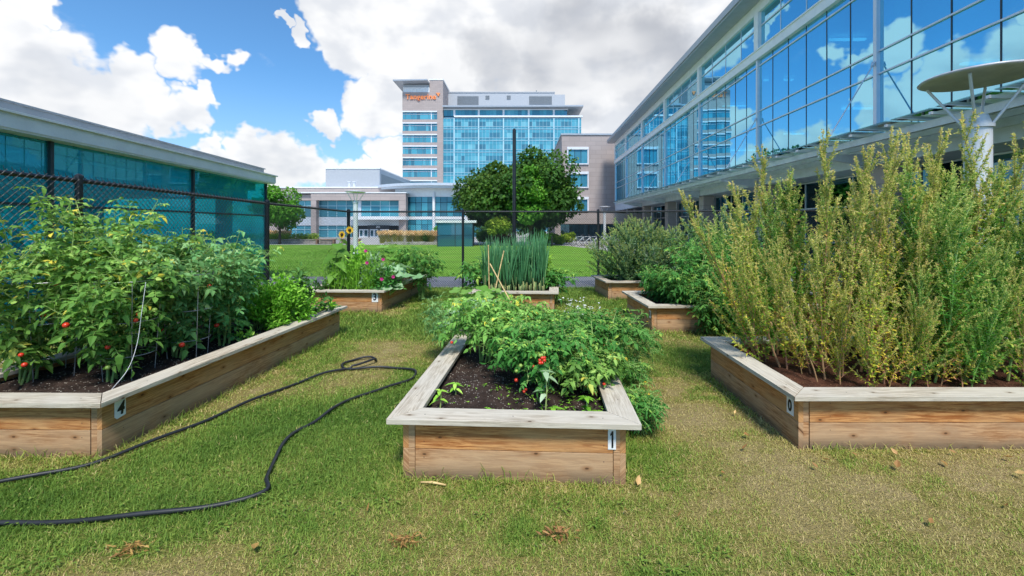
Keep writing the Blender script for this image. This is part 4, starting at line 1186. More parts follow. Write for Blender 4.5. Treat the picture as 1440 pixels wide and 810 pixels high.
mb = MB(); mb.box(bx(444.6), bx(560.5), PY + .8, PY + 1.1, bz(317.2), bz(305.1)); mb.box(bx(399.6), bx(436.8), PY + .8, PY + 1.1, bz(317.2), bz(305.1))
mb.box(bx(497.1), bx(504.9), PY + .75, PY + 1.0, bz(305), bz(281.8)); mb.build('spandrel_panel', M['alu'], PB)
mb = MB(); mb.box(bx(444.8), bx(560.4), PY + 1.3, PY + 3.19, -.1, bz(282)); mb.build('inner_wall', M['dark_in'], PB)
# entrance: curved canopy, dark sign board with white numerals, white door frames
mb = MB()
th = np.linspace(R(200), R(340), 20)
cxx = bx(532); ring = [(cxx + 4.6 * math.cos(a), PY + .7 + 2.6 * math.sin(a)) for a in th]
ring = [(cxx - 4.5, PY + .75)] + ring + [(cxx + 4.5, PY + .75)]
mb.prism(ring, bz(309), bz(304.6)); mb.build('entrance_canopy', M['fascia'], PB)
mb = MB(); mb.box(bx(517), bx(547), PY - .1, PY + .1, bz(321.6), bz(316.8)); sb = mb.build('sign_board', M['dark_in'], PB)
me = mesh_of_text('203', .42, .03); me.materials.append(M['white'])
so = bpy.data.objects.new('sign_numerals', me); COL.objects.link(so); so.parent = sb
so.location = (bx(532), PY - .14, bz(319.3)); so.rotation_euler = (R(90), 0, 0)
for a, b in ((505, 511), (511.4, 518), (520, 526), (526.4, 532), (534, 540), (540.4, 547)):
    mb = MB(); x0_, x1_ = bx(a), bx(b); zt_ = bz(322.4)
    mb.box(x0_, x0_ + .12, PY - .05, PY + .05, -.1, zt_); mb.box(x1_ - .12, x1_, PY - .05, PY + .05, -.1, zt_)
    mb.box(x0_ + .121, x1_ - .121, PY - .05, PY + .05, zt_ - .14, zt_); mb.box(x0_ + .121, x1_ - .121, PY - .05, PY + .05, -.1, .15)
    dr = mb.build('door', M['grout_white'], PB)
    mb = MB(); pane_grid(mb, (x0_ + .12, PY, .15), (1, 0, 0), (0, 0, 1), [0, x1_ - x0_ - .24], [0, zt_ - .29], tints=lambda i, j: .2); mb.build('pane', M['pane_dark'], dr)
# grey metal plant room on the roof
mb = MB(); mb.box(bx(733 - 275 * 1.108), -23.9, 72, 92, 7.9, 11.35); mb.build('plant_room', M['penthouse'], PB)
mb = MB(); mb.box(bx(733 - 275 * 1.108) - .1, -23.8, 71.9, 92.1, 11.353, 11.5); mb.build('plant_room_cap', M['fascia'], PB)
mb = MB(); mb.add([(-23.87, 72.8, 8.0), (-23.87, 91, 8.0), (-23.87, 91, 10.6), (-23.87, 72.8, 10.6)], np.array([[0, 1, 2, 3]])); mb.build('louvre', M['louvre'], PB)
for q in (-28.2, -27.4): 
    mb = MB(); mb.tube([(q, 70, 7.95), (q, 70, 8.9)], .22, 10); mb.tube([(q, 70, 8.9), (q, 70, 9.05)], .32, 10); mb.build('roof_vent', M['lampw'], PB)
# curved drum
cxd, cyd, rd = -13.5, 77.5, 11.4
th = np.linspace(R(195), R(345), 31)
def arc(r, a): return (cxd + r * math.cos(a), cyd + r * math.sin(a))
for (z0, z1, nm) in ((-.1, bz(330 - 22), 'window'), (bz(304), bz(276), 'window')):
    for q in range(0, 30, 5):
        mb = MB()
        for k in range(q, q + 5):
            for (a, b) in ((z0, z0 + (z1 - z0) * .7), (z0 + (z1 - z0) * .72, z1)):
                p, r_ = arc(rd, th[k] + .003), arc(rd, th[k + 1] - .003)
                mb.add([(*p, a), (*r_, a), (*r_, b), (*p, b)], np.array([[0, 1, 2, 3]]), .15 + .6 * rng.random())
        mb.build('window', M['pane'], PB)
mb = MB()
for k in range(30):
    for (a, b, rr) in ((bz(308.4), bz(304.2), .08), (bz(275.8), bz(263), .05)):
        p0, p1, p2, p3 = arc(rd + rr, th[k]), arc(rd + rr, th[k + 1]), arc(rd - .3, th[k + 1]), arc(rd - .3, th[k])
        mb.prism([p0, p1, p2, p3], a, b)
mb.build('drum_wall', M['fascia'], PB)
for k in range(0, 31, 5):
    mb = MB(); p = arc(rd + .25, th[k]); mb.tube([(*p, -.1), (*p, bz(270))], .22, 12); mb.build('column', M['fascia'], PB)
mb = MB(); tt = np.linspace(0, 2 * math.pi, 72, endpoint=False)
mb.prism([(cxd + 12.9 * math.cos(a), cyd + 12.9 * math.sin(a)) for a in tt], 7.55, 7.85)
mb.prism([(cxd + 13.3 * math.cos(a), cyd + 13.3 * math.sin(a)) for a in tt], 7.853, 8.25); mb.build('curved_roof', M['alu'], PB)
mb = MB(); mb.prism([(cxd + 11.0 * math.cos(a), cyd + 11.0 * math.sin(a)) for a in tt], -.1, 7.54); mb.build('core_wall', M['dark_in'], PB)

# ---- glazed kiosk on the lawn's edge ------------------------------------------------------
KI = empty('glass_kiosk', (-5.55, 36.5, 0), R(4), 'small teal glass shelter with flat white roof at the edge of the lawn', 'shelter')
mb = MB(); mb.box(-1.6, 1.75, -1.35, 1.35, 1.98, 2.18); mb.build('roof', M['fascia'], KI)
for nm, o_, u_, L in (('a', (-1.45, -1.2, 0), (1, 0, 0), 2.9), ('b', (1.45, -1.2, 0), (0, 1, 0), 2.4), ('c', (1.45, 1.2, 0), (-1, 0, 0), 2.9), ('d', (-1.45, 1.2, 0), (0, -1, 0), 2.4)):
    mb = MB(); pane_grid(mb, o_, u_, (0, 0, 1), list(np.linspace(0, L, 3)), [0, .95, 1.975], gap=.02, tints=lambda i, j: rng.uniform(.15, .5)); wn = mb.build('glass_wall', M['pane_dark'], KI)
    mb = MB()
    for q in np.linspace(0, L, 3): bar(mb, o_, u_, (0, 0, 1), max(q - .03, 0.0), min(q + .03, L), 0, 1.975, .001, .03)
    mb.build('frame', M['dark_metal'], wn)

# ---- lamps ----------------------------------------------------------------------------------
def lamp(label, loc, h=3.75, first=[None]):
    if first[0] is not None:
        o = copy_tree(first[0]); o.location = loc; o['label'] = label
        o.scale = (1, 1, h / 3.75); return o
    r = empty('lamp_post', loc, 0, label, 'lamp post', 'dish topped lamp posts')
    mb = MB(); mb.tube([(0, 0, -.05), (0, 0, .02)], .22, 24); mb.tube([(0, 0, .02), (0, 0, 3.0)], .138, 28); mb.build('pole', M['lampw'], r, smooth=False)
    mb = MB(); mb.tube([(0, 0, 3.003), (0, 0, 3.05)], .16, 28); mb.tube([(0, 0, 3.05), (0, 0, 3.09)], .13, 28); mb.tube([(0, 0, 3.09), (0, 0, 3.17)], [.125, .10], 28); mb.build('collar', M['lampw'], r)
    for k in range(4):
        a = R(35 + 90 * k)
        mb = MB(); mb.tube([(.12 * math.cos(a), .12 * math.sin(a), 3.02), (.50 * math.cos(a), .50 * math.sin(a), 3.64)], .017, 10); mb.build('arm', M['steel'], r)
    mb = MB(); ns = 48
    prof = [(0.0, 3.63), (.30, 3.64), (.56, 3.662), (.60, 3.68), (.575, 3.705), (.3, 3.76), (0.0, 3.775)]
    V = [(p * math.cos(t), p * math.sin(t), z) for p, z in prof for t in np.linspace(0, 2 * math.pi, ns, endpoint=False)]
    mb.add(V, np.array([[i * ns + j, i * ns + (j + 1) % ns, (i + 1) * ns + (j + 1) % ns, (i + 1) * ns + j] for i in range(len(prof) - 1) for j in range(ns)]))
    mb.build('dish', M['lampd'], r, smooth=True)
    first[0] = r; return r
lamp('white lamp post with a big tilted-looking dish behind the amaranth bed', (6.1, 5.7, 0))
lamp('silver lamp post with dish top in front of the entrance building, beside the fence corner', (-10.1, 26.0, 0), 3.85)
lamp('distant lamp post with dish top in front of the stone building', (8.6, 44.0, 0), 3.75)

# ---- low wall, hedge, benches, bollard, bicycles by the lawn -----------------------------------
mb = MB()
for k in range(14):
    x = -33 + k * 1.05; mb.box(x, x + 1.03, 41.2, 41.6, -.1, .30 + .03 * (k % 3)); mb.box(x + .02, x + 1.01, 41.15, 41.65, .34 + .0, .42)
tag(mb.build('low_stone_wall', M['stonewall']), 'low pale stone wall in front of the hedge beyond the lawn', 'wall')
mb = MB()
for k in range(11):
    x = -9.9 + k * .62 - 2.6; mb.box(x, x + .61, 38.9, 39.2, -.1, .25 + .02 * (k % 3))
tag(mb.build('low_stone_wall', M['stonewall']), 'low stone kerb wall beside the glass kiosk under tan grasses', 'wall')
BN = empty('garden_bench', (-18.6, 40.6, 0), 0, 'brown timber bench without back at the end of the low stone wall', 'bench', 'timber benches by the lawn')
mb = MB()
for k in range(4): mb.box(-1.0, 1.0, -.25 + k * .13, -.14 + k * .13, .42, .47)
mb.build('seat', M['tan_wood'], BN)
for x in (-.8, .8):
    mb = MB(); mb.box(x - .06, x + .06, -.22, .22, -.02, .418); mb.build('leg', M['tan_wood'], BN)
b2 = copy_tree(BN); b2.location = (-16.6, 41.6, 0); b2['label'] = 'brown timber bench further back, right beside the fence corner post'
BO = empty('bollard', (2.55, 35.5, 0), 0, 'short black bollard standing at the far edge of the lawn', 'bollard')
mb = MB(); mb.tube([(0, 0, -.02), (0, 0, .78)], .07, 12); mb.build('post', M['black'], BO)
mb = MB(); mb.tube([(0, 0, .783), (0, 0, .84), (0, 0, .88)], [.085, .08, .03], 12); mb.build('cap', M['black'], BO)
BK = empty('bicycle', (4.9, 36.6, 0), R(20), 'parked bicycle, one of the row under the stone portico', 'bicycle', 'bicycles parked by the portico')
for x in (-.52, .52):
    wb = MB(); a = np.linspace(0, 2 * math.pi, 25)
    wb.tube(np.c_[x + .32 * np.cos(a), np.zeros(25), .34 + .32 * np.sin(a)], .02, 6, caps=False)
    wo = wb.build('wheel', M['black'], BK)
    sp = MB(); aa = np.linspace(0, 2 * math.pi, 12, endpoint=False)
    sp.segs(np.tile([[x, 0, .34]], (12, 1)), np.c_[x + .3 * np.cos(aa), np.zeros(12), .34 + .3 * np.sin(aa)], .004, .004); sp.build('spokes', M['galv'], wo)
fb = MB()
for a, b in (((-.52, 0, .34), (-.08, 0, .3)), ((-.08, 0, .3), (-.2, 0, .86)), ((-.52, 0, .34), (-.18, 0, .78)), ((-.18, 0, .78), (.36, 0, .82)), ((-.08, 0, .3), (.38, 0, .72)), ((.52, 0, .34), (.34, 0, .95))):
    fb.tube([a, b], .018, 8)
fb.build('frame', M['steel'], BK)
fb = MB(); fb.tube([(.34, -.26, .98), (.33, 0, .96), (.34, .26, .98)], .014, 8); fb.build('handlebar', M['black'], BK)
fb = MB(); fb.box(-.32, -.06, -.06, .06, .87, .92); fb.build('saddle', M['black'], BK)
for k in range(1, 6):
    c = copy_tree(BK); c.location = (4.9 + .55 * k, 36.6 - .25 * k, 0); c.rotation_euler.z = R(20 + rng.uniform(-12, 12))
# ------------------------------------------------------------------ trees
def tree(label, loc, trunk_h, rad, zc, n_lobes, n_leaves, leaf, m, group=None, seed=0, limbs=7, name='tree', trunk_r=.2, cat='tree', flat=1.0):
    r_ = np.random.default_rng(seed)
    root = empty(name, loc, 0, label, cat, group)
    rx, ry, rz = rad
    mb = MB()
    mb.tube([(0, 0, -.1), (.02, 0, .3), (.03, .02, trunk_h * .6), (0, .03, trunk_h), (0, 0, zc)], [trunk_r * 1.5, trunk_r * 1.1, trunk_r, trunk_r * .85, trunk_r * .35], 10)
    C = []
    for k in range(n_lobes):
        v = unit(r_.normal(0, 1, 3)); q = r_.uniform(.35, .80)
        if v[2] < -.45: v[2] *= .85
        C.append(np.array([v[0] * rx * q, v[1] * ry * q, zc + v[2] * rz * q]))
    C = np.array(C)
    for k in range(min(limbs, n_lobes)):
        p = C[k]; z0 = trunk_h * r_.uniform(.65, 1.0)
        mid = np.array([p[0] * .45, p[1] * .45, z0 + (p[2] - z0) * .35])
        mb.tube([(0, 0, z0), mid, p], [trunk_r * .5, trunk_r * .33, trunk_r * .1], 6)
    mb.build('trunk', M['bark'], root, smooth=True)
    mb = MB()
    R_ = .34 * (rx * ry * rz) ** (1 / 3) * r_.uniform(.75, 1.3, n_lobes)
    lobe = r_.integers(0, n_lobes, n_leaves)
    v = unit(r_.normal(0, 1, (n_leaves, 3)))
    rr = R_[lobe] * r_.uniform(.55, 1.12, n_leaves) ** .7
    P = C[lobe] + v * rr[:, None] * np.array([1, 1, .8 * flat])
    out = unit((P - np.array([0, 0, zc - rz * .3])) / np.array([rx, ry, rz]))
    D = unit(v * .6 + r_.normal(0, .7, (n_leaves, 3)) + np.array([0, 0, -.25]))
    Nn = unit(out + v * .8 + r_.normal(0, .45, (n_leaves, 3)) + np.array([0, 0, .5]))
    lt = r_.uniform(-.12, .12, n_lobes)
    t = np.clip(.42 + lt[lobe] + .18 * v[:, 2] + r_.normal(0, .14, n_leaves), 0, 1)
    L = leaf * r_.uniform(.7, 1.3, n_leaves)
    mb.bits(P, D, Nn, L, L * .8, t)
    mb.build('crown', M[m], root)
    return root

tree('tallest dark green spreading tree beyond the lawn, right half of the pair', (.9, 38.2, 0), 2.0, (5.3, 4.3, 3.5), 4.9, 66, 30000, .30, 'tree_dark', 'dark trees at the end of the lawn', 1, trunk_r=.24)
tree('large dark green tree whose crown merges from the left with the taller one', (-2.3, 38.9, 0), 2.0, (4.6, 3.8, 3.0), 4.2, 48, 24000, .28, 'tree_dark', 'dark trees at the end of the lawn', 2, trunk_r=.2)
tree('narrow bright green young tree in front of the dark spreading tree', (.75, 35.0, 0), 1.5, (1.55, 1.4, 2.9), 4.0, 22, 7000, .24, 'tree_light', None, 3, trunk_r=.1)
tree('low yellow green round tree under the dark crowns', (-1.9, 36.0, 0), .7, (1.15, 1.0, 1.1), 1.75, 14, 4200, .18, 'tree_yellow', None, 4, trunk_r=.07)
tree('light green tree on the left in front of the entrance building', (-23.0, 40.6, 0), 1.7, (2.5, 2.3, 2.25), 3.35, 26, 9000, .24, 'tree_light', None, 5, trunk_r=.11)
for i, (x, y, h) in enumerate(((-26, 22, 2.6), (-31, 12, 3.2), (-27, 3, 3.0), (-34, 32, 3.6))):
    tree('green tree seen through the teal pavilion glass', (x, y, 0), 1.8, (3.2, 3.0, h), 3.2 + h * .4, 20, 4500, .36, 'tree_dark', 'trees behind the pavilion', 20 + i)
for i, (x, y, rx, h, m, lab) in enumerate(((-3.3, 42, 1.3, .85, 'tree_light', 'mid green shrub below the left dark tree'), (-1.6, 41, 1.2, .55, 'shrub_red', 'reddish brown low shrub behind the lawn'), (1.6, 36.3, 1.2, .75, 'tree_light', 'light green shrub at the foot of the narrow young tree'),
        (3.2, 40, 1.0, .7, 'tree_yellow', 'yellowish shrub by the bollard'), (-9.3, 40.6, 1.0, .75, 'tree_dark', 'rounded dark shrub among the tan grasses'), (5.0, 44.5, 1.2, .6, 'tree_yellow', 'small shrub before the portico piers'), (-11, 62, 2.2, 1.5, 'tree_light', 'green shrub against the glazed drum'), (-3.5, 60, 4, 2.0, 'tree_dark', 'far dark shrub behind the trees'), (2.0, 62, 3, 2.0, 'tree_dark', 'far dark shrub left of the stone building'))):
    tree(lab, (x, y, 0), h * .4, (rx, rx * .8, h * .75), h * .8, 14, 2600, .16 + .05 * h, m, None, 40 + i, 4, 'shrub', .03, 'shrub')
# hedge
mb = MB(); n = 9000
P = np.c_[rng.uniform(-33, -20.2, n), rng.normal(42.3, .3, n), rng.uniform(.0, .85, n) + .12 * np.sin(rng.uniform(0, 40, n))]
mb.bits(P, rng.normal(0, 1, (n, 3)), rng.normal(0, 1, (n, 3)) + [0, -.4, .8], .16, .10, np.clip(rng.normal(.5, .2, n), 0, 1))
tag(mb.build('hedge', M['tree_yellow']), 'long low clipped hedge above the stone wall beyond the lawn', 'hedge')
# ornamental grasses with tan plumes
def grass_clump(seed, h=1.15):
    r_ = np.random.default_rng(seed); mb = MB(); n = 130
    az = r_.uniform(0, 6.28, n); le = r_.uniform(.05, .55, n); L = r_.uniform(.6, 1, n) * h
    A = np.c_[.12 * r_.normal(0, 1, n), .12 * r_.normal(0, 1, n), np.zeros(n)]
    D = np.c_[np.cos(az) * np.sin(le), np.sin(az) * np.sin(le), np.cos(le)]
    mb.segs(A, A + D * L[:, None], .014, .007, r_.uniform(0, .35, n))
    k = L > .75 * h
    Pp = (A + D * L[:, None])[k]
    Pp = np.repeat(Pp, 5, 0) + r_.normal(0, .04, (k.sum() * 5, 3))
    mb.bits(Pp, np.repeat(D[k], 5, 0) + r_.normal(0, .3, (len(Pp), 3)), r_.normal(0, 1, (len(Pp), 3)), .22, .07, r_.uniform(.6, 1, len(Pp)))
    return mb.mesh('ornamental_grass', M['plume'])
gm = [grass_clump(60), grass_clump(61), grass_clump(62)]
spots = [(-8.6 + .55 * k - 2.0, 40.2 + .3 * (k % 2), 0) for k in range(8)] + [(-13.8 + .6 * k, 42.6, 0) for k in range(4)] + [(-33 + 1.3 * k, 43.6, 0) for k in range(3)] + [(-25.6 + .8 * k, 43.4, 0) for k in range(3)]
for k, p in enumerate(spots):
    o = bpy.data.objects.new('ornamental_grass', gm[k % 3]); COL.objects.link(o); o.location = p; o.rotation_euler.z = rng.uniform(0, 6)
    lab = 'tan plumed grass clump left of the kiosk, above the low kerb wall' if k < 8 else 'tan grass clump in front of the entrance doors' if k < 12 else 'tan plumed grass clump behind the long clipped hedge'
    tag(o, lab, 'grass clump', 'ornamental grasses ' + ('by the kiosk' if k < 8 else 'by the entrance' if k < 12 else 'behind the hedge'))

# ------------------------------------------------------------------ vegetables
def compound(mb, sm, P, D, L, r_, t0, leaflets=7, wide=.55, droop=.35, size=.36, mat=0):
    """pinnate leaves: P base, D direction, L length"""
    n = len(P)
    if n == 0: return
    D = unit(D); down = np.array([0, 0, -1.0])
    f = lambda t: P + D * (L * t)[:, None] + down * (droop * L * t * t)[:, None]
    for a, b in ((0, .5), (.5, 1)):
        sm.segs(f(a), f(b), .0026, .0018, .45)
    S_ = unit(np.cross(D, np.array([0, 0, 1.0]) + r_.normal(0, .25, (n, 3))))
    tt = [.36, .36, .62, .62, .84, .84, 1.0] if leaflets == 7 else [.3, .3, .48, .48, .66, .66, .84, .84, 1.0]
    for k, t in enumerate(tt):
        last = k == len(tt) - 1
        sgn = 1 if k % 2 == 0 else -1
        p = f(t)
        tang = unit(D + down * (2 * droop * t))
        dd = tang if last else unit(tang * .55 + S_ * sgn * .9 + r_.normal(0, .15, (n, 3)))
        sz = L * size * (1.25 if last else (.8 if t < .45 else 1.0)) * r_.uniform(.75, 1.2, n)
        N_ = unit(np.array([0, 0, 1.0]) + r_.normal(0, .38, (n, 3)) + tang * .3)
        mb.leaves(p, dd, N_, sz, sz * wide, np.clip(t0 + r_.normal(0, .12, n), 0, 1), r_.uniform(.05, .5, n), r_.normal(.35, .35, n), mat)

def tomato(label, loc, h, rad, stems, per, leaf=.24, seed=0, m='tomato_leaf', fruits=(), group=None, name='tomato_plant', cat='tomato plant', lean=(0, 0), wide=.55, spread_low=.3, leaflets=7, size=.36, flowers=0, flat=.0, sr=.011):
    r_ = np.random.default_rng(seed)
    root = empty(name, loc, 0, label, cat, group)
    mb, sm = MB(), MB()
    allp, alld, tip = [], [], []
    pool = []
    for s in range(stems):
        a = 2 * math.pi * (s + r_.uniform(-.3, .3)) / stems
        hh = h * r_.uniform(.72, 1.05); q = rad * r_.uniform(.45, 1.0)
        ts = np.linspace(0, 1, 9)
        out = q * (ts ** (.7 + spread_low))
        zz = hh * (ts if not flat else np.sin(ts * math.pi * (.5 + flat * .35)))
        pts = np.c_[out * math.cos(a) + lean[0] * ts + .03 * np.sin(ts * 9 + s), out * math.sin(a) + lean[1] * ts + .03 * np.cos(ts * 8 + s), zz]
        pts[0] = (.05 * math.cos(a), .05 * math.sin(a), -.02)
        sm.tube(pts, np.linspace(sr, .003, 9), 6, .3)
        n = int(per * r_.uniform(.85, 1.15))
        t = np.sort(r_.uniform(.10, 1.0, n) ** .85)
        P = np.c_[[np.interp(t, ts, pts[:, k]) for k in range(3)]].T
        az = np.arange(n) * 2.4 + r_.normal(0, .5, n)
        D = np.c_[np.cos(az), np.sin(az), r_.uniform(.05, .6, n)] + np.array([math.cos(a), math.sin(a), 0]) * .35
        allp.append(P); alld.append(D); tip.append(t)
        # side shoots
        for q_ in range(max(2, per // 7)):
            i = r_.integers(n // 4, n); p0 = P[i]; d0 = unit(D[i] + np.array([0, 0, .5])); Ls = r_.uniform(.18, .42) * min(1, h)
            us = np.linspace(0, 1, 5)
            sp = p0 + d0 * (us * Ls)[:, None] + np.c_[np.zeros(5), np.zeros(5), .25 * Ls * us ** 2]
            sm.tube(sp, np.linspace(.006, .002, 5), 5, .55)
            k = 7; tq = np.linspace(.25, 1, k)
            Pq = np.c_[[np.interp(tq, us, sp[:, c]) for c in range(3)]].T
            aq = np.arange(k) * 2.4 + r_.uniform(0, 6)
            Dq = np.c_[np.cos(aq), np.sin(aq), r_.uniform(.2, 1.0, k)]
            allp.append(Pq); alld.append(Dq); tip.append(np.full(k, .7) + .3 * tq)
    P = np.vstack(allp); D = np.vstack(alld); t = np.concatenate(tip); n = len(P)
    L = leaf * r_.uniform(.65, 1.2, n) * np.where(t > .93, .7, 1)
    hz = np.clip(P[:, 2] / h, 0, 1)
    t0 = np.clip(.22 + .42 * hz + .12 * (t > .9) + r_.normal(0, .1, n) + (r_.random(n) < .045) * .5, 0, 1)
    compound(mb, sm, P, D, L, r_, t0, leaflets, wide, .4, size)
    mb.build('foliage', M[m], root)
    sm.build('stem', M['stem_green'], root)
    for (fx, fy, fz, fr, col) in fruits:
        fb = MB(); fb.ball((0, 0, 0), fr, sz=.92, seg=12, ring=8)
        fo = fb.build('tomato', M[col], root, smooth=True); fo.location = (fx, fy, fz)
    for k in range(flowers):
        i = r_.integers(0, n); p = P[i] + unit(D[i]) * .05
        fb = MB(); a = np.linspace(0, 2 * math.pi, 6)[:5]
        fb.bits(np.zeros((5, 3)), np.c_[np.cos(a), np.sin(a), np.full(5, .2)], np.tile([[0, 0, 1.0]], (5, 1)), .014, .008, .5)
        fo = fb.build('flower', M['petal_yellow'], root); fo.location = p
    return root

def at(px, py, Y):
    return np.array([(px - 733) * Y / 600, Y, 1.7 + (318 - py) * Y / 600])
TG = 'staked tomato plants in the bed numbered 4'
SZ = .34
def cherry(seed, n, rad, h, front=(0, -1), big=False):
    r_ = np.random.default_rng(seed); o = []
    for k in range(n):
        a = math.atan2(front[1], front[0]) + r_.normal(0, .7); q = rad * r_.uniform(.75, 1.05)
        fr = r_.uniform(.018, .026) if big else r_.uniform(.012, .016)
        o.append((q * math.cos(a), q * math.sin(a), h * r_.uniform(.15, .75), fr, 'red_fruit' if r_.random() < .6 else 'green_fruit'))
    return o
toms = [
    ('tomato plant at the front left of the bed numbered 4, leaning out of the photo', (-4.30, 3.72), 1.25, .50, 7, 15, 'tomato_leaf', 3),
    ('front tomato plant with pale thick stems beside the white string in the bed numbered 4', (-3.62, 3.80), 1.18, .40, 6, 15, 'tomato_leaf', 7),
    ('tallest tomato plant, its top shoots rising above the left fence rail', (-4.25, 4.25), 1.50, .46, 7, 17, 'tomato_leaf', 4),
    ('tomato plant with blue green leaves near the middle of the long side of bed 4', (-3.52, 4.40), 1.22, .40, 7, 15, 'tomato_leaf2', 7),
    ('back tomato plant against the fence post, behind the front stems', (-4.15, 4.85), 1.42, .45, 7, 16, 'tomato_leaf', 3),
    ('tomato plant next to the bright green bushes, with green fruit by the cap board', (-3.42, 4.92), 1.02, .36, 6, 14, 'tomato_leaf2', 6),
    ('slender pale tomato plant at the back, just before the bright green bushes', (-3.85, 5.35), 1.12, .38, 6, 14, 'tomato_leaf', 3),
]
for i, (lab, (x, y), h, rd, st, per, m, nf) in enumerate(toms):
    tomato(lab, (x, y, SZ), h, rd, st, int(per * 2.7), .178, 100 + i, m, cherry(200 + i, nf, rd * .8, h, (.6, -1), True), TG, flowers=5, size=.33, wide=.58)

def shrubby(label, loc, h, rad, n, leaf, wide, m, seed, name, cat, group=None, trange=(.15, .9), upright=.5, stems=14, flowers=0, fruit=0):
    """bushy herb: whorls of simple leaves on many upright twigs"""
    r_ = np.random.default_rng(seed)
    root = empty(name, loc, 0, label, cat, group)
    mb, sm = MB(), MB()
    tips = []
    for s in range(stems):
        v = unit(np.array([r_.normal(0, .75), r_.normal(0, .75), r_.uniform(.15, 1)]))
        e = v * np.array([rad, rad, h]) * r_.uniform(.75, 1.05)
        tips.append(e)
    tips = np.array(tips)
    base = np.c_[r_.normal(0, rad * .15, stems), r_.normal(0, rad * .15, stems), np.zeros(stems)]
    mid = base * .4 + tips * .55 + np.array([0, 0, .05])
    sm.segs(base, mid, .006, .004, .4, sides=5); sm.segs(mid, tips, .004, .002, .55, sides=5)
    per = n // stems
    t = r_.uniform(.3, 1.0, (stems, per)) ** .75
    P = np.where(t[..., None] < .55, base[:, None] + (mid - base)[:, None] * (t / .55)[..., None], mid[:, None] + (tips - mid)[:, None] * ((t - .55) / .45)[..., None])
    P = P.reshape(-1, 3) + r_.normal(0, rad * .11, (stems * per, 3)); nn = len(P)
    out = unit(P / np.array([rad, rad, h]) + r_.normal(0, .4, (nn, 3)))
    D = unit(out * .8 + r_.normal(0, .6, (nn, 3)) + np.array([0, 0, upright]))
    N_ = unit(np.array([0, 0, 1.0]) + out * .5 + r_.normal(0, .4, (nn, 3)))
    q = np.linalg.norm(P / np.array([rad, rad, h]), axis=1)
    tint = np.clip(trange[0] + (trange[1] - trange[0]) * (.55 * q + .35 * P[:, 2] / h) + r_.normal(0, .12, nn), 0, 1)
    L = leaf * r_.uniform(.65, 1.25, nn)
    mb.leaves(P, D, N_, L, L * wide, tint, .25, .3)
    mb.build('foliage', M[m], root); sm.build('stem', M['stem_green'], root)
    return root
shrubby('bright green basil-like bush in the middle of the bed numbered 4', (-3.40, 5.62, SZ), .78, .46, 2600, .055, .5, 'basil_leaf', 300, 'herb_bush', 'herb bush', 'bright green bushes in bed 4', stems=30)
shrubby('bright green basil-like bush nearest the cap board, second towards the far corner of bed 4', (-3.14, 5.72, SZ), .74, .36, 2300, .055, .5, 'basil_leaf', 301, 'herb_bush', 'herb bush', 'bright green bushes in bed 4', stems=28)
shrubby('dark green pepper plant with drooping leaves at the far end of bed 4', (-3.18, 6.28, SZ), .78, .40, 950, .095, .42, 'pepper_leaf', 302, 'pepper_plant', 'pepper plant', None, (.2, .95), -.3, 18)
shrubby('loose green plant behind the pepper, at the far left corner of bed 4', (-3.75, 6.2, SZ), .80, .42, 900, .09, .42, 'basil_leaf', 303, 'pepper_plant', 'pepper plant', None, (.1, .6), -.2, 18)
shrubby('small yellow green lettuce-like sprig hanging over the far corner of bed 4', (-3.0, 6.62, SZ + .02), .20, .11, 46, .10, .7, 'basil_leaf', 304, 'leafy_sprig', 'sprig', None, (.7, 1.0), .3, 6)
shrubby('small pale seedling clump in bare soil by the long cap board of bed 4', (-3.28, 5.05, SZ), .14, .14, 80, .05, .5, 'basil_leaf', 305, 'seedling', 'seedling', None, (.5, 1.0), .5, 6)

# tomato cages and strings in bed 4
def cage(label, x, y, h=.95, r0=.17, r1=.23):
    root = empty('tomato_cage', (x, y, SZ - .08), rng.uniform(0, 2), label, 'tomato cage', 'wire tomato cages')
    for k in range(4):
        a = k * math.pi / 2; mb = MB(); mb.tube([(r0 * math.cos(a), r0 * math.sin(a), 0), (r1 * math.cos(a), r1 * math.sin(a), h)], .0035, 6); mb.build('leg', M['galv'], root)
    for f in (.3, .62, 1.0):
        rr = r0 + (r1 - r0) * f; t = np.linspace(0, 2 * math.pi, 25); mb = MB(); mb.tube(np.c_[rr * np.cos(t), rr * np.sin(t), np.full(25, h * f)], .003, 6, caps=False); mb.build('ring', M['galv'], root)
cage('wire cage around the front tomato stems beside the white string', -3.58, 3.90)
cage('wire cage half hidden in the front left tomato plant', -4.25, 3.85)
cage('wire cage around the blue green leaved tomato plant', -3.45, 4.42)
mb = MB(); mb.tube(spline([(-3.22, 3.66, 1.22), (-3.24, 3.64, .95), (-3.26, 3.62, .7), (-3.30, 3.58, .5), (-3.36, 3.5, .36)], 5), .0022, 6)
tag(mb.build('white_string', M['white']), 'thin white string tied to a tomato stem, hanging to the soil of bed 4', 'string')

# ---- bed 1: cherry tomatoes, squash, seedlings ---------------------------------------------------
TG1 = 'cherry tomato vines in the bed numbered 1'
b1 = [
    ('cherry tomato vine nearest the bare soil, a cluster of red fruit on its front', (.16, 3.68), .42, .58, 9, 16, 'herb_leaf', 7),
    ('cherry tomato vine at the front left edge of the greenery, over the left cap board', (-.36, 4.30), .50, .48, 8, 15, 'tomato_leaf', 3),
    ('cherry tomato vine in the middle behind the leaning bamboo cane', (-.06, 4.85), .42, .52, 8, 15, 'tomato_leaf', 4),
    ('cherry tomato vine sprawling over the right cap board and out of the bed', (.74, 4.25), .44, .50, 9, 14, 'herb_leaf', 4),
    ('yellowish cherry tomato vine low at the right front corner of the greenery', (.56, 3.52), .28, .34, 7, 12, 'tomato_leaf', 3),
    ('cherry tomato vine towards the right back, under the white flowers', (.55, 5.1), .26, .46, 8, 14, 'tomato_leaf', 4),
]
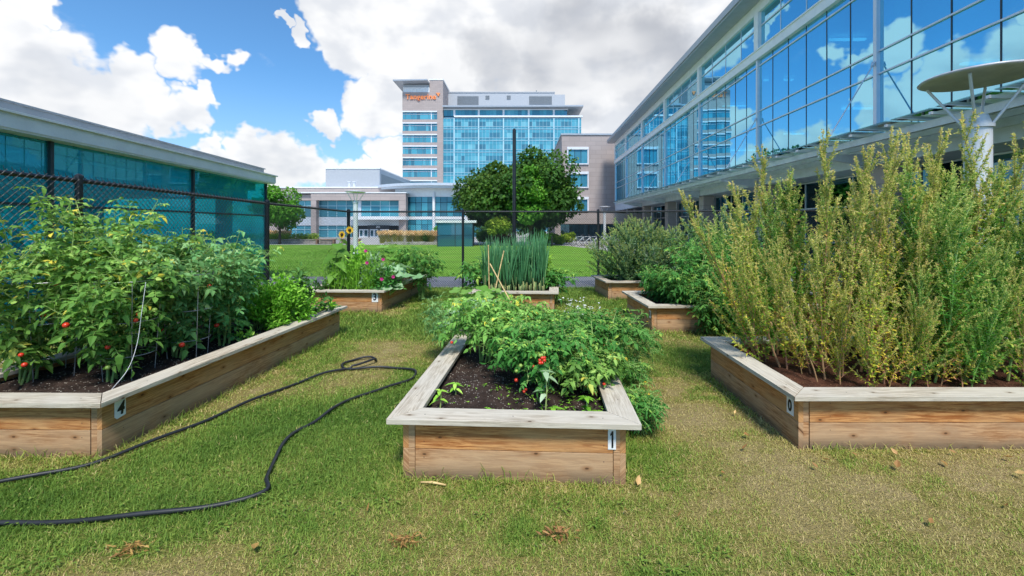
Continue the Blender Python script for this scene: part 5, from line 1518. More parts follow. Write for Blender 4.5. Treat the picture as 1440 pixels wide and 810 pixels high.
for i, (lab, (x, y), h, rd, st, per, m, nf) in enumerate(b1):
    fr = cherry(400 + i, nf, rd * .75, h, (.1, -1))
    if i == 0:
        fr += [(-.02 + .016 * (k % 3), -.50 + .008 * (k % 2), .34 + .019 * (k // 2), .0145, 'red_fruit' if k < 6 else 'green_fruit') for k in range(9)]
    if i == 3:
        fr += [(-.32 + .012 * (k % 2), -.42, .24 + .02 * k, .014, 'red_fruit') for k in range(3)]
    tomato(lab, (x, y, SZ), h, rd, st, int(per * 2.3), .145, 420 + i, m, fr, TG1, flowers=4, wide=.5, size=.34, flat=1.0, spread_low=.5)
for i, (lab, (x, y), h, rd) in enumerate((('feathery green vine trailing from bed 1 down its right side onto the grass', (.94, 4.0), .26, .26), ('feathery green weed growing in the grass right of bed 1, below the vine', (.98, 3.5), .22, .17), ('feathery green vine hanging out over the grass right of bed 1, further back', (1.22, 4.75), .46, .38), ('bluish feathery sprays hanging over the left side of bed 1', (-.98, 5.4), .55, .32))):
    tomato(lab, (x, y, .02 if i != 0 else .12), h + .04, rd, 11, 20, .12, 460 + i, 'herb_leaf' if i < 3 else 'tomato_leaf2', (), 'feathery vines around bed 1', 'trailing_vine', 'vine', leaflets=9, wide=.34, size=.27, flowers=5, flat=.8, sr=.0035)

def lobed_leaf(mb, c, D, Nn, size, tint, r_, lobes=5, depth=.22):
    D = unit(np.asarray(D, float)); S_ = unit(np.cross(D, Nn)); N2 = np.cross(S_, D)
    k = 22; a = np.linspace(-math.pi * .93, math.pi * .93, k)
    rad = size * (.5 + depth * .5 * np.cos(a * lobes * .5 * 1.02) ** 2 - .06 * np.abs(np.sin(a * 7))) * (1 + .12 * np.cos(a))
    x = rad * np.cos(a); y = rad * np.sin(a)
    zc = .20 * size * (np.hypot(x, y) / size) ** 2 * 2.0 - .25 * size * np.clip(np.hypot(x, y) / size - .38, 0, 1) * 2 + r_.normal(0, .012 * size, k) + .05 * size * np.cos(a * 5)
    V = np.vstack([[c], c + D * (x[:, None]) + S_ * y[:, None] + N2 * zc[:, None]])
    mid = c + D * (x[:, None] * .5) + S_ * (y[:, None] * .5) + N2 * (zc[:, None] * .3 + .02 * size)
    V = np.vstack([V, mid])
    F3 = np.array([[0, 1 + k + i, 1 + k + i + 1] for i in range(k - 1)])
    F4 = np.array([[1 + k + i, 1 + i, 2 + i, 2 + k + i] for i in range(k - 1)])
    mb.add(V, [F3, F4], tint)
def squash(label, loc, n, rad, h, size, m, seed, group=None, flowers=0, name='squash_plant', cat='squash plant', lobes=5, depth=.22, lean=(0, 0)):
    r_ = np.random.default_rng(seed); root = empty(name, loc, 0, label, cat, group)
    mb, sm = MB(), MB()
    for k in range(n):
        a = k * 2.4 + r_.normal(0, .3); q = rad * math.sqrt((k + .5) / n) * r_.uniform(.8, 1.15)
        hh = h * r_.uniform(.65, 1.1) * (1 - .35 * (q / rad) ** 2)
        c = np.array([q * math.cos(a) + lean[0] * q / rad, q * math.sin(a) + lean[1] * q / rad, hh])
        d = np.array([math.cos(a), math.sin(a), -.25 + r_.normal(0, .2)]); nn = unit(np.array([math.cos(a) * .45, math.sin(a) * .45 - .12, 1]) + r_.normal(0, .22, 3))
        lobed_leaf(mb, c, d, nn, size * r_.uniform(.65, 1.15), np.clip(.3 + .4 * hh / h + r_.normal(0, .14) + (.3 if r_.random() < .06 else 0), 0, 1), r_, lobes, depth)
        b = np.array([.06 * math.cos(a), .06 * math.sin(a), 0]); md = (b + c) / 2 + np.array([math.cos(a), math.sin(a), .8]) * .04
        sm.tube([b, md, c], [.008, .0065, .004], 6, .4)
    mb.build('foliage', M[m], root); sm.build('stem', M['stem_green'], root)
    for k in range(flowers):
        a = r_.uniform(3.4, 6.0); q = rad * r_.uniform(.3, .9)
        fb = MB(); aa = np.linspace(0, 2 * math.pi, 7)[:6]
        fb.leaves(np.zeros((6, 3)), np.c_[np.cos(aa), np.sin(aa), np.full(6, .9)], np.tile([[0, 0, 1.0]], (6, 1)), .055, .035, .5)
        fo = fb.build('flower', M['petal_pale'], root); fo.location = (q * math.cos(a), q * math.sin(a), h * r_.uniform(.7, 1.05))
    return root
squash('squash plant with bright lobed leaves at the back left of bed 1', (-.58, 5.72, SZ), 40, .52, .52, .21, 'squash_leaf', 500, 'squash plants in bed 1', 1)
squash('paler squash plant left of the leaning canes, over the left cap board of bed 1', (-.50, 5.25, SZ), 34, .44, .42, .19, 'squash_pale', 501, 'squash plants in bed 1', 1)
squash('squash plant with pale yellow blossoms at the back right of bed 1', (.42, 5.42, SZ - .02), 34, .48, .15, .17, 'squash_leaf', 502, 'squash plants in bed 1', 4)
# white blossom spray
for i, (x, y, z) in enumerate(((.62, 4.9, .80), (.78, 4.55, .74))):
    r_ = np.random.default_rng(520 + i); root = empty('flower_spray', (x, y, SZ), 0, 'tiny white blossoms on thin stalks over the ' + ('right back of bed 1' if i == 0 else 'right cap board of bed 1'), 'flower spray', 'white blossom sprays')
    n = 34; P = np.c_[r_.normal(0, .09, n), r_.normal(0, .09, n), r_.normal(z - SZ, .05, n)]
    mb = MB(); mb.segs(np.c_[P[:, 0] * .3, P[:, 1] * .3, np.zeros(n)], P, .002, .001, .5); mb.build('stem', M['stem_green'], root)
    mb = MB(); a = r_.uniform(0, 6.28, n * 4)
    mb.bits(np.repeat(P, 4, 0), np.c_[np.cos(a), np.sin(a), r_.normal(0, .4, n * 4)], np.tile([[0, -.3, 1.0]], (n * 4, 1)), .017, .012, .5); mb.build('blossom', M['petal_white'], root)
# seedlings in the bare soil
def seedling(label, x, y, h, n, leaf, m, seed, t=(.5, 1)):
    r_ = np.random.default_rng(seed); root = empty('seedling', (x, y, SZ + .01), 0, label, 'seedling', 'seedlings in the bare soil of bed 1')
    mb, sm = MB(), MB(); sm.tube([(0, 0, -.03), (.01, 0, h * .5), (.005, .01, h)], [.006, .005, .003], 6, .7); sm.build('stem', M['stem_green'], root)
    a = np.arange(n) * 2.4; P = np.c_[np.zeros(n), np.zeros(n), h * np.where(np.arange(n) < n // 2, .98, r_.uniform(.3, .9, n))]
    mb.leaves(P, np.c_[np.cos(a), np.sin(a), r_.uniform(-.1, .3, n)], np.tile([[0, 0, 1.0]], (n, 1)), leaf * r_.uniform(.7, 1.2, n), leaf * .45, r_.uniform(*t, n), .2, .4); mb.build('foliage', M[m], root)
seedling('pale green seedling with a whorl of leaves on a tall thin stem in bed 1', .175, 3.10, .30, 9, .10, 'lamb_leaf', 530, (.7, 1))
seedling('small yellowing seedling near the left front of bed 1', -.60, 3.14, .14, 8, .07, 'basil_leaf', 531, (.8, 1))
seedling('bushy pale seedling behind the small yellowing one in bed 1', -.53, 3.42, .09, 10, .07, 'basil_leaf', 532, (.7, 1))
seedling('tiny seedling in the middle of the bare soil of bed 1', -.24, 3.05, .05, 6, .05, 'basil_leaf', 533, (.6, .9))
seedling('green seedling beside the tall thin one in bed 1', .22, 2.98, .08, 9, .08, 'basil_leaf', 534, (.3, .8))
seedling('leafy seedling left of the right cap board of bed 1', .46, 3.05, .13, 12, .08, 'basil_leaf', 535, (.2, .7))
seedling('small leafy seedling right against the front cap board of bed 1', .52, 2.95, .07, 9, .07, 'basil_leaf', 536, (.4, .8))
r_ = np.random.default_rng(541); mb = MB()
for k in range(150):
    x, y = r_.normal(.25, .35), r_.uniform(2.98, 3.6)
    if not (-.62 < x < .62): continue
    n = r_.integers(2, 6); a = r_.uniform(0, 6.28, n)
    mb.leaves(np.tile([[x, y, .365 + r_.uniform(0, .012)]], (n, 1)), np.c_[np.cos(a), np.sin(a), r_.uniform(.1, .9, n)], np.tile([[0, 0, 1.0]], (n, 1)), r_.uniform(.012, .03, n), .009, r_.uniform(.2, .95, n))
tag(mb.build('weeds', M['basil_leaf']), 'tiny green weed sprouts dotted over the bare soil of bed 1', 'weeds', kind='stuff')
# bamboo canes
def cane(label, a, b, r=.0085):
    mb = MB(); a = np.asarray(a, float); b = np.asarray(b, float); d = b - a; n = 7
    pts, rr = [], []
    for k in range(n):
        for e, q in ((0, 1), (.92, 1), (.96, 1.18)):
            pts.append(d * (k + e) / n); rr.append(r * q)
    pts.append(d); rr.append(r)
    mb.tube(pts, rr, 8)
    o = mb.build('bamboo_cane', M['stake'], smooth=True, loc=tuple(a)); tag(o, label, 'bamboo cane', 'bamboo canes')
cane('long bamboo cane leaning diagonally across the middle of bed 1', (.12, 4.75, .42), (-.44, 6.0, 1.17))
cane('upright bamboo cane before the onions, left of the crossed ones', (-.46, 6.3, .1), (-.49, 6.35, 1.42))
cane('bamboo cane leaning to the right, crossing the long diagonal one', (-.46, 6.25, .42), (-.26, 6.4, 1.33))

# ---- bed 2: onions ---------------------------------------------------------------------------------
def onion_mesh(seed):
    r_ = np.random.default_rng(seed); mb = MB(); n = 8
    for k in range(n):
        a = k * 2.4 + r_.normal(0, .3); L = r_.uniform(.75, 1.08); le = r_.uniform(.02, .20)
        ts = np.linspace(0, 1, 6)
        q = .015 + L * le * ts ** 1.6
        pts = np.c_[q * math.cos(a), q * math.sin(a), L * ts * math.cos(le)]
        if r_.random() < .16:      # a bent leaf
            pts[4:, 2] -= .18 * np.array([.4, 1.5]); pts[4:, 0] += .12 * math.cos(a) * np.array([1, 2.2])
        tc = np.clip(r_.normal(.42, .16), .05, .8)
        nb = len(mb.t)
        mb.tube(pts[:3], [.008, .0105, .0105], 5, .95 if k % 2 else .85)
        mb.tube(pts[1:], [.0104, .0112, .0105, .007, .002], 5, tc)
    return mb.mesh('onion', M['onion_leaf'], smooth=True)
om = [onion_mesh(600 + k) for k in range(6)]
n_ = 0
for gy in np.linspace(8.52, 9.40, 7):
    for gx in np.linspace(-.70, .46, 13):
        o = bpy.data.objects.new('onion_plant', om[n_ % 6]); COL.objects.link(o)
        o.location = (gx + rng.normal(0, .025), gy + rng.normal(0, .03), .32); o.rotation_euler = (rng.normal(0, .03), rng.normal(0, .03), rng.uniform(0, 6)); k = rng.uniform(.95, 1.2) * (1.06 if gx > -.1 else .95); o.scale = (1, 1, k)
        tag(o, 'upright blue green onion leaves packed in the bed behind the squash', 'onion', 'onions in the bed behind the squash'); n_ += 1
tomato('spreading green leafy plant left of the onions, spilling over the bed side', (-.92, 8.95, SZ - .05), .50, .52, 8, 15, .22, 620, 'herb_leaf', (), None, 'leafy_plant', 'leafy plant', flat=.5)
tomato('low green leafy plant against the right side of the onion bed', (.72, 9.15, .1), .52, .26, 7, 12, .2, 621, 'herb_leaf', (), None, 'leafy_plant', 'leafy plant', flat=.4)
shrubby('light green bush behind the onions, showing at their top right', (.42, 9.62, SZ), 1.05, .36, 900, .09, .45, 'basil_leaf', 622, 'leafy_plant', 'leafy plant', None, (.2, .9), .3, 18)

# ---- bed 3: sunflower, zinnias, squash -----------------------------------------------------------------
sf = empty('sunflower', (-3.86, 8.75, SZ), 0, 'sunflower with big drooping leaves and two small yellow heads at the left of bed 3', 'sunflower')
mb, sm = MB(), MB(); r_ = np.random.default_rng(640)
sm.tube([(0, 0, -.02), (.02, 0, .5), (.12, -.02, .95), (.22, -.06, 1.18)], [.016, .014, .009, .005], 8, .4); sm.tube([(.1, 0, .85), (.24, .02, 1.1), (.33, .0, 1.26)], [.008, .006, .004], 8, .5); sm.build('stem', M['stem_green'], sf)
for k in range(12):
    a = k * 2.4; z = .25 + .075 * k
    P = np.array([[.1 * z, 0, z]]); D = np.array([[math.cos(a), math.sin(a) - .3, .15]])
    mb.leaves(P, D, np.array([[0, -.3, 1.0]]), .30 * r_.uniform(.7, 1.2), .24 * r_.uniform(.8, 1.1), r_.uniform(.2, .7) if k != 1 else .98, .18, .75)
mb.build('foliage', M['squash_leaf'], sf)
for (x, y, z, ry) in ((.22, -.08, 1.19, -.2), (.34, .0, 1.28, .5)):
    fb = MB(); a = np.linspace(0, 2 * math.pi, 15)[:14]
    fb.leaves(np.c_[.025 * np.cos(a), np.zeros(14), .025 * np.sin(a)], np.c_[np.cos(a), np.full(14, -.25), np.sin(a)], np.tile([[0, -1.0, 0]], (14, 1)), .06, .028, .5, .1, .1)
    fo = fb.build('flower_head', M['petal_yellow'], sf); fo.location = (x, y, z); fo.rotation_euler = (0, 0, ry)
    fb = MB(); fb.ball((0, -.008, 0), .032, sz=1, seg=12, ring=7); fb.build('flower_centre', M['flower_eye'], fo, smooth=True)
def zinnia(label, loc, h, rad, n, heads, m, seed, group):
    root = shrubby(label, loc, h, rad, n, .085, .4, m, seed, 'zinnia_plant', 'zinnia', group, (.1, .9), .4, 22)
    for (x, y, z) in heads:
        fb = MB()
        for ring, (k, L, up) in enumerate(((12, .042, .25), (10, .032, .8), (7, .02, 1.8))):
            a = np.linspace(0, 2 * math.pi, k + 1)[:k] + ring * .2
            fb.leaves(np.zeros((k, 3)), np.c_[np.cos(a), np.full(k, -.5), np.sin(a) * .8 + up * .3], np.tile([[0, -.8, .6]], (k, 1)), L, L * .5, .5, .1, .2)
        fo = fb.build('flower_head', M['petal_pink'], root); fo.location = (x, y, z)
        fb = MB(); fb.segs(np.array([[x * .6, y * .6, .2]]), np.array([[x, y, z]]), .004, .003, .5, sides=5); fb.build('flower_stalk', M['stem_green'], root)
    return root
ZG = 'flowering plants in bed 3'
zinnia('bushy plant with three magenta blooms in the middle of bed 3', (-3.10, 8.95, SZ), .85, .42, 1100, ((-.05, -.30, .86), (-.01, -.34, .62), (.28, -.22, .68)), 'lamb_leaf', 650, ZG)
zinnia('bushy plant with two magenta blooms near the corner with number 3', (-2.82, 8.80, SZ), .60, .36, 800, ((.03, -.26, .30), (.24, -.20, .34)), 'herb_leaf', 651, ZG)
shrubby('yellow green leafy plant beside the sunflower in bed 3', (-3.42, 9.2, SZ), .98, .42, 1000, .10, .5, 'basil_leaf', 652, 'leafy_plant', 'leafy plant', None, (.35, 1.0), .2, 20)
# grassy stalks at the front
r_ = np.random.default_rng(655); mb = MB(); n = 260
A = np.c_[r_.uniform(-.62, .45, n), r_.normal(0, .10, n), np.zeros(n)]; Bq = A + np.c_[r_.normal(0, .07, n), r_.normal(-.02, .05, n), r_.uniform(.25, .72, n)]
mb.segs(A, Bq, .006, .003, r_.uniform(.1, .8, n)); k_ = r_.integers(0, n, 900); f_ = r_.uniform(.25, 1, 900)[:, None]
mb.bits(A[k_] + (Bq - A)[k_] * f_, np.c_[r_.normal(0, 1, 900), r_.normal(0, 1, 900), np.ones(900)], r_.normal(0, 1, (900, 3)), .10, .018, r_.uniform(.2, .9, 900))
root = empty('grassy_herb', (-3.35, 8.74, SZ), 0, 'row of thin upright green stalks along the front board of bed 3', 'herb'); mb.build('foliage', M['basil_leaf'], root)
squash('pale squash plant whose leaves hang over the right side of bed 3', (-2.72, 9.3, SZ), 26, .46, .50, .27, 'squash_pale', 660, 'squash plants in bed 3', 0)
squash('squash plant with dusty green leaves at the front right of bed 3', (-2.75, 8.75, SZ - .05), 15, .30, .22, .22, 'squash_pale', 661, 'squash plants in bed 3', 0)
squash('tall leafy squash plant at the back of bed 3', (-3.15, 9.9, SZ), 24, .50, .95, .24, 'squash_leaf', 662, 'squash plants in bed 3', 0)
tomato('green vine trailing from bed 3 onto the grass on its right side', (-2.32, 9.9, .05), .95, .48, 9, 18, .2, 663, 'herb_leaf', (), None, 'trailing_vine', 'vine', flat=.3)
shrubby('small orange flowered marigold at the left front of bed 3', (-4.05, 8.7, SZ), .30, .22, 300, .06, .4, 'pepper_leaf', 664, 'marigold', 'marigold', None, (.1, .8), .3, 10)
for (x, y) in ((-3.98, 8.58), (-3.78, 8.62)):
    pass

# ---- tall weeds: amaranth and lambsquarters ---------------------------------------------------------------
def stalk_meshes(seed, h, n_br, blen, leafs, bits, leaf_len, yellow, spike=.45, bushy=1.0, bend=.06, low=.06, grad=-.6, powr=.7, upr=(.9, 1.7), base_t=.45):
    """one tall branching weed: returns meshes for stem, foliage, seed heads"""
    r_ = np.random.default_rng(seed)
    st, lf, sd = MB(), MB(), MB()
    ts = np.linspace(0, 1, 12)
    ph = r_.uniform(0, 6.28)
    main = np.c_[bend * h * ts ** 1.6 * math.cos(ph) + .012 * np.sin(ts * 11), bend * h * ts ** 1.6 * math.sin(ph) + .012 * np.cos(ts * 9), h * ts]
    for a, b, t in ((0, 4, base_t), (3, 8, .5), (7, 12, .85)):
        st.tube(main[a:b], np.linspace(.0115, .002, 12)[a:b], 6, t)
    LP, LD, LT, SP, SD_, ST = [], [], [], [], [], []
    def spikes(P0, P1, n, r):
        t = r_.random(n); P = P0 + (P1 - P0) * t[:, None] + r_.normal(0, r, (n, 3)) * (1.1 - t)[:, None]
        SP.append(P); SD_.append(unit(P1 - P0) * .8 + r_.normal(0, .6, (n, 3))); ST.append(np.clip(.35 + .4 * t + r_.normal(0, .2, n), 0, 1))
    for k in range(n_br):
        t = low + (.93 - low) * (k + r_.uniform(0, .8)) / n_br
        p0 = np.array([np.interp(t, ts, main[:, c]) for c in range(3)])
        a = k * 2.4 + r_.normal(0, .4)
        L = blen * (1 - t) ** powr * r_.uniform(.65, 1.2) + .08
        up = r_.uniform(*upr) * min(1, .35 + 2.2 * t)
        d = unit(np.array([math.cos(a), math.sin(a), up]))
        us = np.linspace(0, 1, 6)
        pts = p0 + d * (us * L)[:, None] + np.c_[np.zeros(6), np.zeros(6), .22 * L * us ** 2]
        st.tube(pts, np.linspace(.005, .0015, 6), 5, .25 + .5 * t)
        n = int(leafs * L / .4 * bushy)
        q = r_.uniform(.02, 1.0, n)
        P = np.c_[[np.interp(q, us, pts[:, c]) for c in range(3)]].T
        az = r_.uniform(0, 6.28, n)
        LP.append(P); LD.append(np.c_[np.cos(az), np.sin(az), r_.uniform(-.5, .8, n)] + d * .5)
        LT.append(np.clip(yellow * (1.0 + grad * t) + r_.normal(0, .17, n) + (r_.random(n) < .05 * yellow) * .4, 0, 1))
        nb = int(bits * L / .4)
        i0 = 1 - spike
        Pa = np.array([np.interp(i0, us, pts[:, c]) for c in range(3)])
        spikes(Pa, pts[-1] + d * .03, nb, .009)
        for s_k in range(3):      # side spikelets
            f = r_.uniform(i0, .95); pa = np.array([np.interp(f, us, pts[:, c]) for c in range(3)]); b2 = unit(d + r_.normal(0, .6, 3)); spikes(pa, pa + b2 * r_.uniform(.04, .10), nb // 5, .006)
    spikes(main[8], main[11] + np.array([0, 0, .05]), int(bits * 2.2), .013)
    # leaves straight on the main stem
    n = int(leafs * 2.5); q = r_.uniform(.12, .9, n)
    P = np.c_[[np.interp(q, ts, main[:, c]) for c in range(3)]].T; az = r_.uniform(0, 6.28, n)
    LP.append(P); LD.append(np.c_[np.cos(az), np.sin(az), r_.uniform(-.4, .6, n)]); LT.append(np.clip(yellow * (1 + grad * q) + r_.normal(0, .17, n), 0, 1))
    P = np.vstack(LP); D = np.vstack(LD); t = np.concatenate(LT); n = len(P)
    L = leaf_len * r_.uniform(.5, 1.25, n) * np.clip(1.15 - .5 * P[:, 2] / h, .5, 1.1)
    lf.leaves(P, D, unit(np.array([0, 0, 1.0]) + r_.normal(0, .5, (n, 3))), L, L * .40, t, .3, .4)
    P = np.vstack(SP); D = np.vstack(SD_); n = len(P)
    sd.bits(P, D, r_.normal(0, 1, (n, 3)), .016 * r_.uniform(.7, 1.5, n), .009, np.concatenate(ST))
    return st, lf, sd
protos = {}
def weed_proto(key, mats, **kw):
    st, lf, sd = stalk_meshes(**kw)
    protos[key] = (st.mesh('stem', M[mats[0]]), lf.mesh('foliage', M[mats[1]]), sd.mesh('seed_head', M[mats[2]]))
def weed(key, name, label, cat, group, loc, sc=1.0, lean=(0, 0)):
    r = empty(name, loc, rng.uniform(0, 6.28), label, cat, group)
    az = r.rotation_euler.z
    r.rotation_mode = 'XYZ'
    Mx = Matrix.Rotation(lean[0], 3, 'Y') @ Matrix.Rotation(-lean[1], 3, 'X') @ Matrix.Rotation(az, 3, 'Z')
    r.rotation_euler = Mx.to_euler(); r.scale = (sc, sc, sc)
    for nm, me in zip(('stem', 'foliage', 'seed_head'), protos[key]):
        o = bpy.data.objects.new(nm, me); COL.objects.link(o); o.parent = r
    return r
for k in range(4):
    weed_proto(('y', k), ('stem_red', 'amar_leaf', 'amar_seed'), seed=700 + k, h=1.75, n_br=26, blen=.52, leafs=36, bits=95, leaf_len=.05, yellow=(.44, .58, .36, .68)[k], base_t=(.45, .05, .4, .5)[k], spike=.5, low=.03, powr=.75, upr=(1.3, 3.0), bend=.10)
for k in range(2):
    weed_proto(('s', k), ('stem_red', 'amar_leaf', 'amar_seed'), seed=760 + k, h=2.05, n_br=22, blen=.26, leafs=40, bits=170, leaf_len=.04, yellow=.42, spike=.65, low=.15, powr=.4, upr=(1.8, 3.6), bend=.12)
for k in range(3):
    weed_proto(('g', k), ('stem_green', 'amar_green', 'amar_seed_green'), seed=720 + k, h=1.8, n_br=32, blen=.56, leafs=52, bits=110, leaf_len=.05, yellow=.50, spike=.5, low=.03, powr=.75, upr=(1.3, 2.8), bend=.08)
for k in range(3):
    weed_proto(('l', k), ('stem_green', 'lamb_leaf', 'amar_seed_green'), seed=740 + k, h=1.25, n_br=34, blen=.75, leafs=80, bits=55, leaf_len=.06, yellow=.28, spike=.3, bend=.1, low=.02, grad=1.4)
YL = 'tall yellowing amaranth with tan seed heads and reddish stems in the bed numbered 0'
GL = 'tall green amaranth with dense leaves in the right part of the bed numbered 0'
spots = [(2.38, 4.55, .95, -.10), (2.52, 4.05, .88, -.16), (2.55, 4.72, 1.06, -.04), (2.72, 3.82, .86, -.12), (2.80, 4.35, 1.05, -.03), (2.93, 3.62, .84, .0), (3.0, 4.62, 1.10, .0), (3.02, 4.05, 1.12, -.02), (3.22, 3.85, .95, .10), (3.28, 4.45, 1.08, .05), (3.38, 4.75, 1.10, .0), (2.62, 4.3, .98, -.12), (3.15, 4.25, 1.14, .02), (2.36, 4.2, .80, -.25), (2.45, 4.68, .9, -.2), (2.66, 4.5, 1.05, -.1), (2.88, 4.7, 1.12, -.05), (2.86, 4.02, .98, -.1), (2.70, 3.98, .7, -.28), (3.12, 3.66, .75, .12), (3.35, 4.1, 1.08, .06), (3.28, 3.6, .68, .22), (2.95, 4.3, 1.15, .0), (3.45, 4.3, 1.12, .0), (3.52, 3.85, .92, .12), (3.62, 4.65, 1.12, .03), (3.95, 4.4, 1.1, .0), (4.3, 4.0, 1.0, .05)]
for k, (x, y, s_, l_) in enumerate(spots):
    if k in (4, 7, 11, 17, 20, 27): continue
    weed((('g', k % 3) if k in (6, 10, 14, 15, 21, 23, 26, 28) else ('y', 1 if k == 5 else (0, 2, 3)[k % 3])), 'amaranth', YL if k != 5 else 'front amaranth with a bare reddish stem just behind the front cap board of bed 0', 'amaranth', 'yellowing amaranth in bed 0', (x, y, .33), s_ * rng.uniform(.78, 1.0), (l_ + rng.normal(0, .05), rng.normal(0, .10)))
for k, (x, y, s_, l_) in enumerate(((2.42, 4.4, .92, -.3), (2.5, 4.1, .85, -.38), (2.75, 4.55, 1.06, -.14), (2.95, 3.9, .98, -.02), (3.05, 4.3, 1.12, .03), (3.2, 4.0, 1.05, .12), (3.38, 4.4, 1.12, .02), (3.6, 4.2, 1.1, .08), (3.85, 4.1, 1.04, -.03), (3.98, 4.2, 1.1, .04), (4.25, 4.3, 1.12, .0), (4.5, 4.2, 1.14, .05), (4.7, 4.4, 1.1, .0), (2.6, 3.75, .6, -.3), (3.3, 3.7, .72, .3))):
    weed(('s', k % 2), 'amaranth', 'slender amaranth spire standing out of the thicket in the bed numbered 0', 'amaranth', 'slender amaranth spires in bed 0', (x, y, .33), s_ * rng.uniform(.94, 1.05), (l_, rng.normal(0, .07)))
for k, (x, y, s_, l_) in enumerate(((2.62, 3.98, .42, -.2), (2.78, 3.72, .45, .1), (2.98, 3.58, .40, -.25), (3.12, 3.62, .42, .3), (3.3, 3.66, .46, .1), (3.44, 3.60, .42, -.2), (3.6, 3.66, .45, .2), (2.48, 4.32, .42, -.2), (3.22, 3.95, .5, .2), (2.9, 3.9, .5, -.1), (3.75, 3.62, .45, .0))):
    weed(('y', (3, 0, 2)[k % 3]), 'amaranth', 'low yellow leaved amaranth shoot near the front cap board of the bed numbered 0', 'amaranth', 'low amaranth shoots in bed 0', (x, y, .32), s_, (l_, rng.normal(0, .15)))
spots = [(3.55, 4.12, 1.02, .06), (3.62, 3.72, .80, .05), (3.72, 4.5, 1.10, .0), (3.90, 4.02, 1.0, -.03), (4.0, 3.68, .78, .06), (4.05, 4.62, 1.08, .03), (4.2, 4.2, 1.05, .0), (4.32, 3.8, .90, .05), (4.45, 4.55, 1.10, .0), (4.6, 4.1, 1.05, .04), (4.72, 3.7, .95, .0), (4.85, 4.5, 1.08, .05), (5.0, 4.0, 1.0, .0), (5.2, 4.4, 1.05, .0), (5.3, 3.8, .95, .03), (3.85, 4.3, 1.05, .04), (3.8, 3.6, .55, .12), (4.2, 3.55, .55, -.1), (4.55, 3.52, .5, .1), (3.9, 3.75, .7, .1), (4.1, 4.0, .95, 0), (4.4, 4.35, 1.1, 0), (3.68, 3.95, .9, .0), (4.55, 3.85, .9, .06), (4.65, 4.35, 1.08, 0)]
for k, (x, y, s_, l_) in enumerate(spots):
    weed(('y', (0, 2)[k % 2]) if k in (2, 5, 8, 11, 17) else ('g', k % 3), 'amaranth', GL, 'amaranth', 'green amaranth in bed 0', (x, y, .33), s_ * rng.uniform(.85, 1.08), (l_ + rng.normal(0, .05), rng.normal(0, .09)))
LL = 'grey green bushy weed with silvery shoots in the small-looking bed by the back fence'
for k, (x, y, s_, lx, ly) in enumerate(((2.45, 10.3, .95, -.32, .0), (2.75, 10.2, 1.05, -.12, -.05), (3.05, 10.35, 1.12, .0, 0), (2.65, 10.6, 1.15, -.14, .1), (3.0, 10.7, 1.18, .05, .1), (3.3, 10.25, 1.0, .22, .0), (2.5, 10.05, .75, -.2, -.2), (2.9, 10.0, .75, .05, -.25), (3.2, 10.05, .7, .2, -.2), (2.3, 10.6, .85, -.45, .0), (3.35, 10.6, .95, .3, .05))):
    weed(('l', k % 3), 'bushy_weed', LL, 'weed', 'grey green weeds in the back bed', (x, y, .33), s_, (lx, ly))
for k, (x, y, s_) in enumerate(((3.9, 9.3, 1.3), (4.25, 9.0, 1.45), (4.6, 8.9, 1.25), (4.7, 8.3, 1.4), (3.7, 10.6, 1.15), (5.0, 8.6, 1.35), (4.1, 8.5, 1.1))):
    weed(('l', k % 3), 'bushy_weed', 'tall grey green stalk rising behind the lush herb bed', 'weed', 'tall grey green stalks behind the herb bed', (x, y, .15), s_, (rng.normal(0, .06), 0))
# lush herbs of the bed in between
HG = 'lush green herbs in the bed right of the path'
for k, (lab, x, y, z, h, rd) in enumerate((('lush herb plant at the left end of its bed, low over the cap board', 2.55, 7.75, SZ, .50, .42), ('lush herb plant spilling over the front board near the corner', 2.68, 7.10, SZ, .55, .46), ('lush herb plant in the middle of its bed, tallest and darkest', 3.15, 7.55, SZ, .95, .55), ('lush herb plant hanging down to the grass in front of its bed', 3.02, 6.72, .03, .72, .48), ('second lush herb plant hanging down to the grass, beside the amaranth', 3.52, 6.72, .03, .80, .50), ('lush herb plant at the back of its bed behind the tallest one', 3.45, 8.05, SZ, 1.05, .55), ('lush herb plant far right in its bed, behind the amaranth', 4.1, 7.4, SZ, 1.0, .6), ('lush herb plant filling the bed behind the hanging ones', 3.4, 7.05, SZ, .82, .5))):
    tomato(lab, (x, y, z), h, rd, 11, 32, .165, 800 + k, 'herb_leaf', (), HG, 'herb_plant', 'herb', wide=.48, size=.34, spread_low=.35, flowers=3)

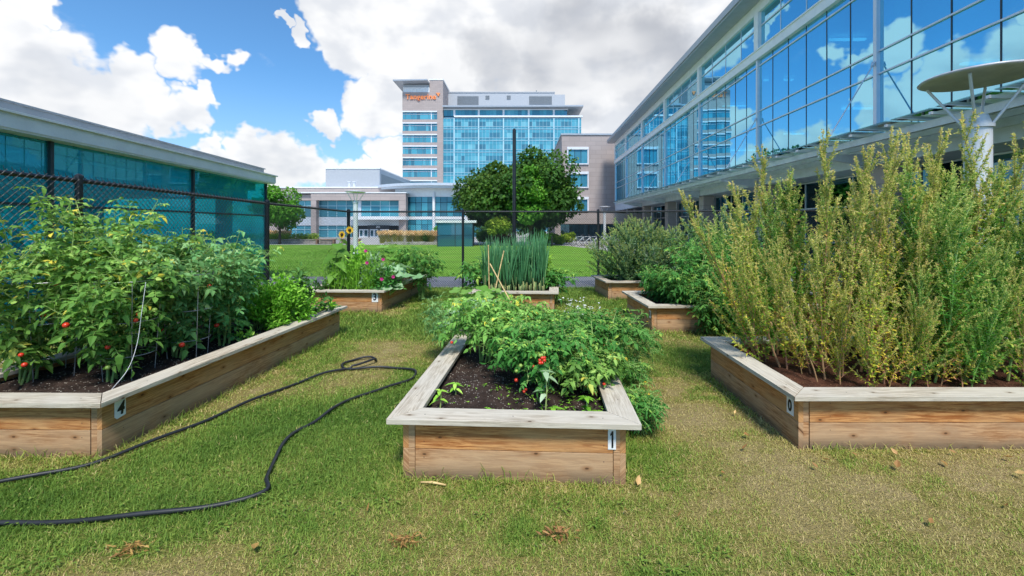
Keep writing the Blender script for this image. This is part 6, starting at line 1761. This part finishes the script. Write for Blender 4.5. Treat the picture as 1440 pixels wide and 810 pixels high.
# ---- dry leaves and bits on the grass ----------------------------------------------------------------------
def dry_leaf(seed):
    r_ = np.random.default_rng(seed); mb = MB()
    mb.leaves(np.zeros((1, 3)), np.array([[1, 0, .15]]), np.array([[0, .2, 1.0]]), .055, .032, r_.uniform(.2, 1), .5, -.3)
    return mb.mesh('fallen_leaf', M['deadleaf'])
dm = [dry_leaf(900 + k) for k in range(4)]
lv = [(1.66, 3.2), (1.45, 3.45), (1.82, 3.42), (1.38, 2.9), (1.2, 2.7), (1.62, 2.75), (2.05, 2.95), (2.6, 2.95), (3.0, 3.05), (3.35, 2.9), (.62, 2.5), (.9, 2.45), (-.9, 2.5), (1.9, 3.8), (-1.4, 2.25), (2.3, 2.4), (2.9, 2.55), (.75, 2.75), (3.5, 3.1), (1.95, 4.4), (2.45, 3.1), (2.75, 3.12), (3.2, 3.14), (2.2, 3.05)]
for k, (x, y) in enumerate(lv):
    o = bpy.data.objects.new('fallen_leaf', dm[k % 4]); COL.objects.link(o); o.location = (x, y, .03); o.rotation_euler = (rng.normal(0, .4), rng.normal(0, .4), rng.uniform(0, 6)); s_ = rng.uniform(.6, 1.2); o.scale = (s_, s_, s_)
    tag(o, 'curled dry brown leaf lying on the grass near the raised beds', 'leaf', 'dry leaves on the grass')
for k, (x, y, lab) in enumerate(((.205, 2.33, 'grey brown dried plant tuft lying on the grass before bed 1'), (-.62, 2.28, 'loose brown thatch tuft on the grass, left of the grey dried tuft'), (-2.05, 2.22, 'brown dead grass tuft on the lawn below the hose'))):
    r_ = np.random.default_rng(930 + k); mb = MB(); n = 70
    A = np.c_[np.clip(r_.normal(0, .045, n), -.09, .09), np.clip(r_.normal(0, .022, n), -.05, .05), r_.uniform(.0, .03, n)]; d = unit(np.c_[r_.normal(.4, 1, n), r_.normal(0, .6, n), r_.normal(.1, .25, n)])
    mb.bits(A, d, r_.normal(0, 1, (n, 3)), r_.uniform(.02, .06, n), .010, r_.uniform(0, .6, n))
    tag(mb.build('dried_tuft', M['deadleaf'], loc=(x, y, .01)), lab, 'dried plant')
mb = MB(); mb.tube([(0, 0, 0), (.08, -.012, .006), (.17, -.03, 0)], [.006, .008, .005], 6)
tag(mb.build('stick', M['stake'], smooth=True, loc=(-.66, 2.80, .02)), 'short pale stick on the grass at the foot of bed 1', 'stick')
